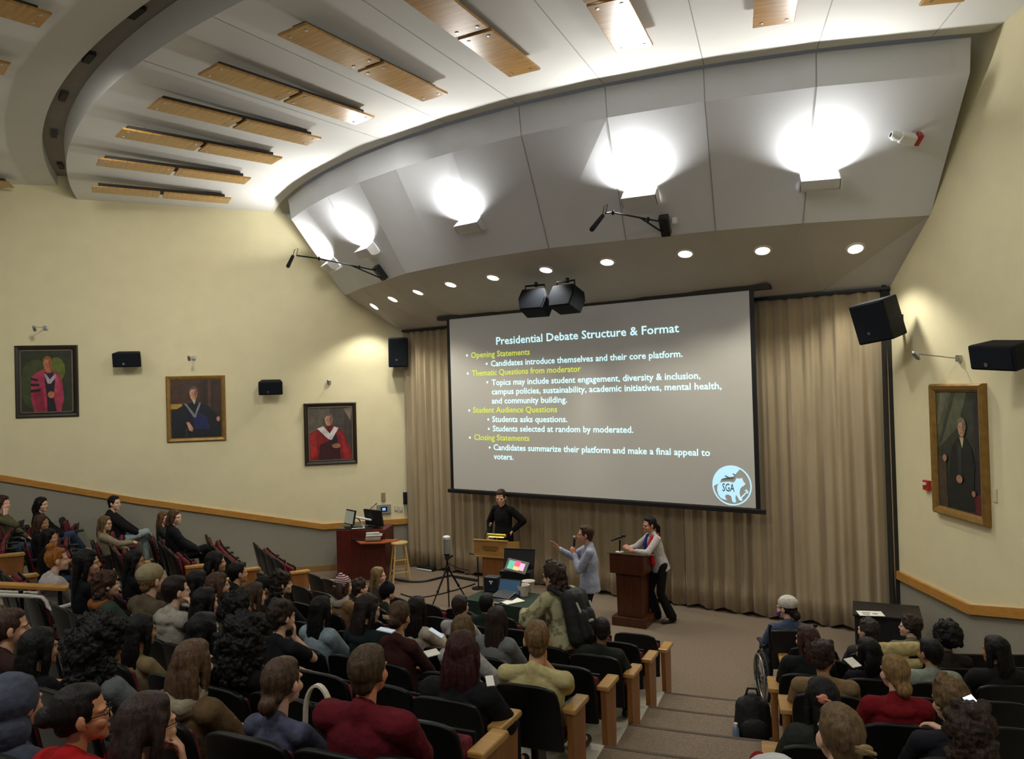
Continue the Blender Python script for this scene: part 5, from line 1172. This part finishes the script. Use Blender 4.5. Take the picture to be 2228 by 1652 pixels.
seat(1166, 1399, 4, 'man with short light brown hair in a yellow shirt at the aisle', hair=('crop', (112, 86, 56)), top=('tee', (216, 202, 142)), skin=(212, 160, 128), wd=1.2, s=1.16, arms=(None, 'chin'), bottom=(72, 96, 120), hy=8)
seat(1003, 1442, 5, 'person with auburn hair and black jacket behind the yellow-shirted man', hair=('bob', (58, 30, 30)), hairL=.2, top=('jacket', (30, 30, 32)), skin=FAIR, fem=True, wd=1.2, s=1.12)
seat(1308, 1374, 2, 'person with black hair in a dark jacket beside the backpack at the aisle', hair=('short', (26, 22, 22)), top=('jacket', (44, 48, 42)), skin=BRN, hp=-20)
seat(798, 1462, 7, 'man with short brown hair in a red fleece pullover, seen from behind', hair=('short', (70, 54, 36)), top=('jacket', (104, 24, 34)), skin=(214, 140, 108), wd=1.22, hy=-6)
seat(611, 1487, 7, 'person with a low brown bun and slate blue tee shirt', hair=('lowbun', (74, 56, 42)), top=('tee', (88, 92, 112)), skin=FAIR, fem=True, hy=-10)
seat(416, 1446, 7, 'person with shoulder-length brown hair, cream hood and brown jacket', hair=('bob', (84, 62, 44)), hairL=.18, top=('hoodie', (104, 82, 54)), skin=FAIR, fem=True, wd=1.15, extras=(ex_scarf(c_((150, 140, 116)), 1.25),))
seat(216, 1404, 7, 'person with huge curly black hair, glasses and grey hoodie', hair=('bigcurly', (20, 18, 17)), top=('hoodie', (110, 116, 116)), skin=BRN, fem=True, gl=True, face=True, hy=-22, wd=1.1)
seat(303, 1374, 6, 'person with black hair and tan top in front of the grey hoodie', hair=('long', (20, 19, 18)), top=('long', (140, 122, 84)), skin=TAN, fem=True)
seat(18, 1368, 7, 'person with brown low bun and dark brown top at the left photo edge', hair=('bun', (66, 46, 38)), top=('sweater', (62, 42, 38)), skin=MED, fem=True, face=True, hy=-28)
seat(80, 1412, 7, 'person with black hair and black coat left of the huge curly hair', hair=('long', (20, 19, 19)), top=('jacket', (22, 22, 24)), skin=TAN, fem=True)
seat(170, 1558, 8, 'person with pulled-back black hair, glasses and bright red hoodie at bottom left', hair=('bun', (30, 24, 24)), top=('hoodie', (196, 30, 34)), skin=(206, 140, 98), fem=True, gl=True, face=True, hy=-44, hp=2)
seat(316, 1582, 8, 'person with dark brown hair holding a hand to the mouth beside the red hoodie', hair=('bob', (52, 38, 34)), hairL=.2, top=('long', (120, 26, 32)), skin=MED, fem=True, gl=True, arms=(None, 'face'), hy=-24)
seat(28, 1590, 8, 'person in a raised slate blue hood in the bottom left corner', hair=('short', BK), top=('hoodie', (82, 86, 100)), skin=MED, extras=(ex_hood(c_((82, 86, 100))),))
seat(440, 1374, 6, 'person with long black hair and black coat behind the straight black-haired one', hair=('long', (20, 19, 19)), top=('jacket', (24, 24, 25)), skin=FAIR, fem=True)
# ---- right block
seat(1755, 1392, 2, 'person with shoulder-length brown hair and black jacket behind the wheelchair', hair=('bob', (70, 46, 38)), hairL=.18, top=('jacket', (30, 36, 36)), skin=FAIR, fem=True, wd=1.1, hy=10)
seat(1792, 1432, 3, 'person with dark brown hair and tan knit sweater looking down at a phone', hair=('messy', (50, 36, 28)), top=('sweater', (150, 124, 88)), skin=TAN, hy=-50, hp=-18, wd=1.15)
seat(1888, 1420, 2, 'person with straight black hair and navy top in the right block', hair=('bob', BK), hairL=.16, top=('long', (30, 28, 38)), skin=TAN, fem=True)
seat(1888, 1372, 0, 'person with grey-brown hair sitting directly before the black cart', hair=('messy', (58, 52, 46)), top=('long', (60, 60, 58)), skin=FAIR)
seat(1980, 1364, 0, 'person with dark brown hair and grey top right of the black cart', hair=('messy', (52, 42, 34)), top=('jacket', (112, 108, 94)), skin=FAIR, hy=18, face=True)
seat(2057, 1388, 1, 'person with round black hair and dark top near the right wall', hair=('afro', (24, 21, 20)), top=('long', (50, 46, 42)), skin=BRN)
seat(2023, 1421, 2, 'person with short black hair and pale green jacket in the right block', hair=('short', (28, 25, 23)), top=('jacket', (156, 164, 146)), skin=TAN)
seat(2166, 1417, 2, 'person with long black hair and black coat at the right photo edge', hair=('long', (24, 22, 22)), top=('jacket', (36, 36, 34)), skin=TAN, fem=True, wd=1.15)
seat(1946, 1466, 4, 'person with fair hair in a low bun and dark red hoodie', hair=('lowbun', (134, 106, 66)), top=('hoodie', (134, 26, 34)), skin=FAIR, fem=True, wd=1.1, hy=-4)
seat(1788, 1524, 5, 'person with long black hair held by a pink clip in the right block', hair=('long', (24, 21, 22)), hairL=.3, top=('jacket', (52, 54, 48)), skin=MED, fem=True, extras=(ex_clip(mat('hair_clip_pink', (226, 150, 120), .4, .06, 8), (-.045, -.118, .05), (.03, .012, .028)),))
seat(1828, 1606, 7, 'person with smooth light brown hair at the bottom of the right block', hair=('crop', (98, 78, 54)), top=('long', (60, 56, 50)), skin=FAIR, extras=(ex_clip(mat('hair_clip_tan', (150, 124, 84), .4, .1, 8), (.04, -.112, .0)),))
seat(2068, 1528, 5, 'person with light brown hair holding a lit phone in the right block', hair=('messy', (104, 82, 54)), top=('long', (40, 42, 48)), skin=FAIR, arms=(None, 'phone'), hp=-10)
seat(2113, 1592, 6, 'person with dark brown curly hair and black jacket in the bottom right corner', hair=('curly', (54, 40, 32)), top=('jacket', (34, 36, 42)), skin=FAIR, wd=1.1, hy=-30)
seat(1684, 1754, 8, 'person in a raised pale grey hood, only its top showing at the bottom edge', hair=('short', BR), top=('hoodie', (196, 200, 194)), skin=FAIR, extras=(ex_hood(c_((212, 214, 208))),))
PLACED = {}
def place_audience():
    for n, (px, py, where, label, kw) in enumerate(AUD):
        far = isinstance(where, tuple)
        if far: k = where[0]; P = atd(px, py, where[1])
        else: k = where; P = oncyl(px, py, RS(k)+.10)
        fz = HK[k]; h = P[2]-fz
        R, th = polof(P); yaw = -rad(th)
        kw = dict(kw); s = kw.pop('s', min(max(h/1.2, .93), 1.06))
        ln = kw.pop('lean', 9.)
        hy = math.degrees(lookat(P)-yaw); hy = (hy+180) % 360-180; hy = max(-60, min(60, hy*.85)) + kw.pop('hy', 0.)
        vox = .0075 if P[1] < 5 else .009 if P[1] < 9 else .011
        # head position in the person's own frame, to put the root under it
        tl = min(max((h/s-.68)/.5, .86), 1.1); yo = (-math.sin(rad(ln))*.5*tl+.035)*s
        off = np.array([-math.sin(yaw)*yo, math.cos(yaw)*yo, 0])
        loc = np.array([P[0], P[1], fz])-off
        person(label, loc, yaw, 'sit', h, s, lean=ln, hy=hy, voxel=vox, seed=n, **kw)
        PLACED.setdefault(k, []).append((polof(loc)[1], loc, yaw, label))
place_audience()
# ------------------------------------------------------------------ seats: under every person, and the empty ones between them
NTH = ['first', 'second', 'third', 'fourth', 'fifth', 'sixth', 'seventh', 'eighth', 'ninth', 'tenth', 'eleventh', 'twelfth', 'thirteenth', 'fourteenth', 'fifteenth', 'sixteenth', 'seventeenth', 'eighteenth', 'nineteenth', 'twentieth']
def proj(q):
    v = np.array(q, float)-CAMP; z = v@FW
    return (1114+FOC*(v@RT)/z, 826-FOC*(v@UP)/z, z) if z > .3 else (9e9, 9e9, -1)
def short(label):
    w = label.split(' '); stop = {'in', 'at', 'with', 'beside', 'behind', 'and', 'of', 'on', 'the', 'a', 'left', 'right', 'before', 'below', 'just', 'directly', 'seated', 'sitting', 'holding', 'looking', 'to', 'by', 'near', 'held', 'turned'}
    w = w[:8]
    while w[-1].rstrip(',') in stop: w = w[:-1]
    return ' '.join(w).rstrip(',')
SEATL = set()
def seats():
    for k in range(9):
        Rk = RS(k); dth = math.degrees(.56/Rk)
        occ = sorted(PLACED.get(k, []))
        blocks = (('right', th_right(Rk)+.55*dth, AISLE_R[0]-.55*dth, 'R'), ('middle', AISLE_R[1]-(1.5 if k >= 7 else 0)+.55*dth, AISLE_L[0]-.55*dth, 'M'), ('left', AISLE_L[1]+.6*k*.5+.55*dth, min(th_left(Rk+.3)-.7*dth, 86), 'L'))
        for bn, t0, t1, code in blocks:
            if t1 <= t0: continue
            O = [o for o in occ if t0-1.2*dth < o[0] < t1+1.5*dth]
            pts = [(o[0], o) for o in O]
            lo = min([t0]+[p[0] for p in pts]); hi = max([t1]+[p[0] for p in pts])
            fixed = [p[0] for p in pts]; bounds = [lo-dth if not (pts and abs(pts[0][0]-lo) < 1e-6) else None]
            seq = []
            # run from the right end, filling gaps evenly
            ends = ([None]+fixed+[None])
            for i in range(len(ends)-1):
                a, c = ends[i], ends[i+1]
                if a is None and c is None: n = int((hi-lo)/dth)+1; seq += [(lo+j*dth, None) for j in range(n)]
                elif a is None: n = int(round((c-lo)/dth)); seq += [(lo+j*(c-lo)/max(n, 1), None) for j in range(n)]
                elif c is None: n = int(round((hi-a)/dth)); seq += [(a+(j+1)*(hi-a)/max(n, 1), None) for j in range(n)]
                else: n = max(0, int(round((c-a)/dth))-1); g = (c-a)/(n+1); seq += [(a+(j+1)*g, None) for j in range(n)]
                if c is not None: seq.append((c, [o for t, o in pts if t == c][0]))
            seq.sort(key=lambda q: q[0]); N_ = len(seq)
            for i, (t, o) in enumerate(seq):
                loc, yaw = (o[1], o[2]) if o else (pol(Rk, t, HK[k]), -rad(t))
                e = 0
                if code == 'M' and i == 0: e = 1
                if code == 'M' and i == N_-1: e = -1
                if code == 'L' and i == 0: e = 1
                if code == 'R' and i == N_-1: e = -1
                q = proj(np.array(loc)+[0, 0, .8]); q2 = proj(np.array(loc)+[0, 0, .5])
                if not (-60 < q[0] < 2290 and q[1] < 1700): continue
                if o:
                    lab = 'black seat under the '+short(o[3])
                    if lab in SEATL: lab += ' in the %s block' % bn
                    SEATL.add(lab)
                else:
                    m = i+1 if code != 'R' else N_-i
                    lab = 'empty %sseat, %s from the aisle in %s row of the %s block' % ('maroon ' if code == 'L' else 'black ', NTH[m-1], NTH[k], bn)
                chair(loc, yaw, lab, bool(o), e, 'seats in the %s block' % bn, right_arm=(i == 0 or (t-seq[i-1][0]) > .8*dth))
seats()
# ------------------------------------------------------------------ the people at the front
def stand(px, py, D, yaw_deg, label, h, s, lean=0., xy=None, fz=0., **kw):
    P = atd(px, py, D); yaw = rad(yaw_deg)
    yo = (-math.sin(rad(lean))*.5+.035+(.12 if lean < -20 else 0))*s
    off = np.array([-math.sin(yaw)*yo, math.cos(yaw)*yo, 0])
    loc = np.array([P[0], P[1], fz])-off if xy is None else np.array([xy[0], xy[1], 0.])
    hh = h if h else P[2]-fz
    return person(label, loc, yaw, 'stand', hh, s, lean=lean, voxel=.009, group='people at the front', face=True, **kw)
r1, c1 = stand(1091, 1082, 14.42, 142, 'man in a black sweater standing behind the oak lectern', None, 1.06, hair=('short', (58, 38, 30)), top=('sweater', (20, 21, 23)), skin=(222, 168, 146), bottom=(28, 28, 32), hy=22, hp=-14,
      arms=([(-.20, -.02, 1.04), (-1, -.5, .1), (.6, .3, -.5)], [(.22, .12, .95), (1, -.5, -.2), (0, .6, -.6)]), seed=101)
r2, c2 = stand(1275, 1163, 11.0, 86, 'man in a wrinkled pale blue shirt speaking into a microphone with one arm raised', None, 1.0, hair=('short', (66, 46, 32)), top=('shirt', (176, 182, 202)), skin=(206, 146, 116), bottom=(28, 30, 44), hy=4, hp=3,
      arms=([(-.04, .21, 1.36), (-.7, -.2, -1), (.35, .2, .7)], [(.13, .43, 1.40), (.6, -.2, -1), (.0, .55, .85)]), hands=((1.0, (.8, -.3, .1)), (.15, (-.3, .3, -.85))), seed=102, wd=1.04, sleeve=.9)
r3, c3 = stand(1400, 1147, 12.3, 104, 'woman in a white top with a red and blue stole leaning on the dark lectern', 1.56, .97, lean=-14, xy=(2.26, 12.17), hair=('pony', (24, 19, 20)), hairL=.42, top=('long', (206, 200, 196)), skin=(196, 140, 112), bottom='flare', fem=True, hp=-4, hy=8,
      arms=([(-.06, .50, 1.20), (-.9, -.2, -.7), (.2, .6, .5)], [(.06, .52, 1.22), (.9, -.2, -.7), (-.2, .6, .5)]), hands=((.9, (.6, .4, 0)), (.9, (-.6, .4, 0))), sleeve=.72, seed=103, legs=((-.12, -.12, .085), (.1, .04, .085)))
def stole(c, side, colr):
    T, nb = c['T'], c['nb']
    S = [capsule(T(side*.075, -.06, nb+.0), T(side*.085, .04, nb-.01), .035, .036), capsule(T(side*.085, .04, nb-.01), T(side*.08, .125, nb-.12), .036, .04), capsule(T(side*.08, .125, nb-.12), T(side*.075, .14, nb-.42), .04, .04)]
    fused('stole', c['sc1'](S), c_(colr), c['root'], .011, 3)
stole(c3, -1, (206, 44, 48)); stole(c3, 1, (48, 66, 150))
r4, c4 = stand(1203, 1246, 8.1, 44, 'woman in a pale green camouflage jacket with a black backpack standing behind the laptop table', None, 1.02, lean=-17, fz=HK[2], hair=('curly', (58, 44, 36)), top=('jacket', camo_mat()), skin=FAIR, bottom=(160, 140, 116), fem=True, gl=True, hp=-6, hy=8,
      arms=([(-.2, .42, 1.02), (-.8, -.4, -.4)], [(.16, .42, 1.0), (.8, -.4, -.4)]), seed=104, wd=1.25)
# the handheld microphone of the speaking man
def held(ctx, i, name, label, cat, build):
    R = ctx['root']; yaw = R.rotation_euler[2]; w = ctx['wr'][i]*ctx['s']; d = ctx['hd'][i]/np.linalg.norm(ctx['hd'][i])
    M = np.array(Matrix.Rotation(yaw, 3, 'Z')); p = np.array(R.location)+M@(w+d*.085*ctx['s'])
    root = thing(name, label, cat, p, yaw); build(root, ctx, d); return root
def mic(root, c, d):
    a, e = np.array([.0, -.01, -.1]), np.array([.02, -.03, .13])
    b = MB(); b.tube([a, e], [.012, .017], 10); b.build('handle', M_BLACK, root, smooth=40)
    b = MB(); b.shp(ell(e+[0, 0, .02], (.028, .028, .03))); b.build('mic_grille', mat('mic_mesh', (150, 146, 130), .4, .15, 120, metal=.6), root, smooth=True)
held(c2, 0, 'handheld_microphone', 'black handheld microphone in the hand of the man in the pale blue shirt', 'microphone', mic)
# backpack on the bending woman
def worn_backpack(c):
    R = c['root']; T = c['T']; s = c['s']; nb = c['nb']
    root = thing('backpack', 'large black backpack worn by the woman in the camouflage jacket', 'backpack', R.location, R.rotation_euler[2])
    mb = mat('backpack_nylon', (24, 25, 26), .7, .25, 20, bump=.3, bscale=60)
    fused('main_pouch', c['sc1']([capsule(T(0, -.22, nb-.09), T(0, -.22, nb-.42), .11, .13), capsule(T(.07, -.22, nb-.07), T(.08, -.22, nb-.46), .09, .1), capsule(T(-.07, -.22, nb-.07), T(-.08, -.22, nb-.46), .09, .1)]), mb, root, .012, 4, .01, .06)
    fused('front_pocket', c['sc1']([capsule(T(.05, -.32, nb-.25), T(.05, -.32, nb-.45), .06, .065), capsule(T(-.05, -.32, nb-.25), T(-.05, -.32, nb-.45), .06, .065)]), mb, root, .011, 4, .006, .05)
    for sx in (-1, 1): fused('shoulder_strap', c['sc1']([capsule(T(sx*.09, -.16, nb-.03), T(sx*.1, -.03, nb+.055), .028, .028), capsule(T(sx*.1, -.03, nb+.055), T(sx*.11, .11, nb-.08), .028, .028), capsule(T(sx*.11, .11, nb-.08), T(sx*.16, .05, nb-.36), .024, .02)]), mb, root, .012, 3)
    b = MB()
    for x, z0, z1 in ((-.09, -.12, -.24), (.1, -.14, -.2)): b.tube([T(x, -.325, nb+z0)*s, T(x*.9, -.345, nb+z1)*s], .011, 6)
    b.build('pale_tab', mat('tab_grey', (186, 184, 168), .5, .05, 6), root)
    b = MB(); b.shp(ell(T(.0, -.375, nb-.32)*s, (.045, .012, .018))); b.build('patch_logo', mat('patch_grey', (170, 172, 170), .5, .05, 6), root, smooth=True)
    b = MB(); b.tube([T(.15, -.3, nb-.5)*s, T(.2, -.26, nb-.62)*s, T(.2, -.2, nb-.8)*s], .008, 6); b.build('hanging_strap', mb, root)
worn_backpack(c4)
# ------------------------------------------------------------------ wheelchair and its user
P = atd(1714, 1326, 8.95); wy = rad(-4)
wr_, wc = person('person in a white cap, purple face mask and slate blue sweater sitting in the wheelchair', np.array([P[0], P[1]+.05, 0]), wy, 'sit', P[2], 1.0, lean=6., hy=46, hp=-4, hair=('lowbun', (42, 32, 28)), top=('sweater', (84, 94, 122)), bottom=(44, 46, 58), skin=FAIR, face=True, voxel=.0085, wd=1.06,
    extras=(ex_cap(c_((222, 218, 204)), False), ex_mask(c_((112, 72, 164)))), arms=(None, 'rest'), seed=105, fem=True)
root = thing('wheelchair', 'black wheelchair at the front of the right block by the aisle', 'wheelchair', wr_.location, wy)
M_TYRE = mat('tyre_rubber', (26, 26, 26), .7, .1, 12); M_RIM = mat('rim_silver', (150, 150, 146), .35, .08, 8, metal=.7)
for sx in (-1, 1):
    x = sx*.30; c = np.array([x, -.04, .305]); n = 40
    ring = lambda r, dx=0.: [c+np.array([dx, r*math.cos(t), r*math.sin(t)]) for t in np.linspace(0, 2*pi, n+1)]
    b = MB(); b.tube(ring(.29), .018, 8); w = b.build('wheel', M_TYRE, root, smooth=50)
    b = MB(); b.tube(ring(.265), .009, 6); b.tube(ring(.255, sx*.04), .01, 6)
    for t in np.linspace(0, 2*pi, 24, endpoint=False): b.tube([c, c+np.array([0, .265*math.cos(t), .265*math.sin(t)])], .0025, 4)
    b.tube([c-[.03, 0, 0], c+[.03, 0, 0]], .025, 10); b.build('rim', M_RIM, w, smooth=50)
    b = MB(); q = np.array([sx*.24, .46, .07]); b.tube([q+np.array([0, .07*math.cos(t), .07*math.sin(t)]) for t in np.linspace(0, 2*pi, 21)], .014, 6); b.tube([q, q+[0, -.02, .16]], .012, 6); b.build('caster', M_TYRE, root, smooth=50)
    b = MB(); b.tube([(sx*.25, -.2, .95), (sx*.25, -.27, .96)], .017, 8); b.build('push_handle', M_BLACK, root)
    b = MB(); b.box((sx*.27, .1, .66), (.05, .3, .03)); b.build('arm_pad', M_BLACK, root, bevel=.01)
b = MB()
for sx in (-1, 1):
    x = sx*.25; b.tube([(x, -.21, .95), (x, -.18, .45), (x, .36, .45), (x, .46, .2), (x, .6, .1)], .013, 8); b.tube([(x, -.18, .45), (x, -.16, .22), (x, .38, .22)], .013, 8); b.tube([(x, -.17, .64), (x, .25, .64), (x, .27, .45)], .012, 8)
b.build('frame', M_METAL, root, smooth=40)
b = MB(); b.box((0, .1, .44), (.46, .44, .05)); b.build('seat_sling', M_BLACK, root, bevel=.015)
b = MB(); b.box((0, -.20, .68), (.46, .03, .42), rotm(x=-.06)); b.build('back_sling', M_BLACK, root, bevel=.012)
b = MB(); b.box((-.12, .6, .08), (.16, .14, .015)); b.box((.12, .6, .08), (.16, .14, .015)); b.build('foot_plate', M_METAL, root)
# ------------------------------------------------------------------ bags, coats and small things among the seats
p = onz(1640, 1608, HK[2]); root = thing('backpack', 'black backpack standing on the carpeted aisle step by the right block', 'backpack', p, rad(-12))
mb = mat('backpack_nylon', (24, 25, 26), .7, .25, 20, bump=.3, bscale=60)
fused('main_pouch', [capsule((0, 0, .14), (0, .02, .32), .13, .11), capsule((.08, 0, .12), (.07, .02, .3), .1, .09), capsule((-.08, 0, .12), (-.07, .02, .3), .1, .09), ell((0, 0, .07), (.19, .13, .07))], mb, root, .011, 4, .012, .06)
fused('front_pocket', [ell((0, -.13, .14), (.13, .06, .11))], mb, root, .01, 3, .006, .05)
b = MB(); b.tube([(-.06, .02, .40), (-.04, .02, .47), (.04, .02, .47), (.06, .02, .40)], .012, 8); b.tube([(.05, -.19, .2), (.055, -.195, .12)], .004, 5); b.build('grab_handle', mb, root, smooth=50)
p = onz(1602, 1618, HK[2]); root = thing('water_bottle', 'small pale blue water bottle beside the black backpack on the aisle step', 'bottle', p)
b = MB(); b.lathe([(0, 0), (.032, 0), (.034, .1), (.03, .14), (.014, .16), (0, .16)]); b.build('bottle_body', mat('bottle_blue', (120, 140, 160), .25, .08, 8), root, smooth=40); b = MB(); b.lathe([(.016, .155), (.018, .19), (0, .19)]); b.build('bottle_cap', M_WHITE, root, smooth=40)
# folded cream jacket over a seat in the right block
P = oncyl(1945, 1410, RS(1)+.12); th = polof(P)[1]; root = thing('draped_jacket', 'cream and yellow jacket draped over a seat back in the right block', 'jacket', P, -rad(th))
fused('jacket_folds', [capsule((-.2, -.05, -.02), (.18, -.06, .02), .075, .07), capsule((-.19, .04, -.08), (.1, .05, -.04), .06, .05), capsule((-.17, -.12, -.12), (.17, -.14, -.1), .05, .05), capsule((-.24, -.02, -.04), (-.22, -.08, -.28), .05, .04)], c_((196, 178, 122)), root, .011, 4, .02, .06)
fused('white_lining', [capsule((-.25, .03, -.02), (-.15, .03, -.14), .05, .05), capsule((-.15, .06, -.1), (.1, .07, -.12), .03, .03)], c_((216, 210, 196)), root, .011, 3, .015, .05)
# white tote bag with looped handles on a seat beside the slate blue tee shirt
P = oncyl(693, 1560, RS(7)+.05); th = polof(P)[1]; root = thing('tote_bag', 'white canvas tote bag with looped handle on the seat beside the slate blue tee shirt', 'bag', P, -rad(th))
b = MB(); V = []
arc = [(.085*math.cos(t), 0, .16*math.sin(t)) for t in np.linspace(0, pi, 14)]
pts = [(.1, 0, -.22)]+arc+[(-.1, 0, -.22)]
for x, y, z in pts: V += [(x, y-.014, z), (x, y+.014, z)]
n = len(pts); b.add(V, [(2*i, 2*i+1, 2*i+3, 2*i+2) for i in range(n-1)]); o = b.build('handle_loop', mat('canvas_white', (214, 206, 186), .9, .06, 20), root); m = o.modifiers.new('thick', 'SOLIDIFY'); m.thickness = .012
b = MB(); b.prism([(-.17, -.05, -.5), (.17, -.05, -.5), (.16, -.02, -.2), (-.16, -.02, -.2)], (0, .09, 0)); b.build('bag_body', mat('canvas_white', (214, 206, 186), .9, .06, 20), root, bevel=.02)
# papers and phones in the rows
def flat(name, label, cat, q, D, size, m, rz=0., tilt=0.): 
    P = atd(q[0], q[1], D); b = MB(); b.box((0, 0, 0), (size[0], size[1], .006), rotm(x=tilt)); o = b.build(name, m, None); o.location = P; o.rotation_euler = (0, 0, rz); return tag(o, label, cat)
M_PH = mat('phone_screen_lit', (205, 215, 255), emit=2.2); M_PHD = mat('phone_white', (206, 210, 214), .3, .03, 5)
def phone(q, D, label, lit=False, rz=0., tilt=.8):
    P = atd(q[0], q[1], D); root = thing('phone', label, 'phone', P, rz); M = rotm(x=tilt)
    b = MB(); b.box((0, 0, 0), (.075, .15, .009), M); b.build('phone_case', M_BLACK if lit else M_PHD, root, bevel=.003); b = MB(); b.box(M@np.array([0, 0, .006]), (.066, .138, .003), M); b.build('phone_screen', M_PH if lit else mat('phone_screen_dim', (170, 180, 186), emit=.4), root)
phone((2128, 1546), 3.55, 'phone with a glowing white screen held in the right block', True, rad(30), .7)
phone((840, 1372), 6.35, 'pale phone lying in the hands of the person in the dark green hoodie', False, 1.2, .1)
phone((949, 1378), 7.05, 'white phone held by the person in the cream sweater', False, 1.3, .5)
flat('sheet', 'white sheet of paper on a lap left of the auburn-haired person', 'paper', (940, 1421), 5.9, (.11, .08), M_PAPER, .6, .3)
flat('sheet', 'white paper corner between the auburn-haired person and the yellow shirt', 'paper', (1066, 1482), 4.85, (.05, .08), M_PAPER, .2, .5)
flat('sheet', 'white paper on the lap before the straight black-haired person in the right block', 'paper', (1855, 1442), 6.0, (.09, .1), M_PAPER, .4, .4)
# red tote hooked on the oak arm at the bottom of the right block
P = atd(1652, 1646, 3.7); root = thing('hand_bag', 'dark red bag at the bottom edge beside the oak seat end of the right block', 'bag', P, .2)
fused('bag_body', [ell((0, 0, -.03), (.05, .05, .05)), ell((.02, 0, -.08), (.06, .05, .06))], c_((146, 30, 34)), root, .011, 3, .01, .05)
# ------------------------------------------------------------------ finish
bake_fused()
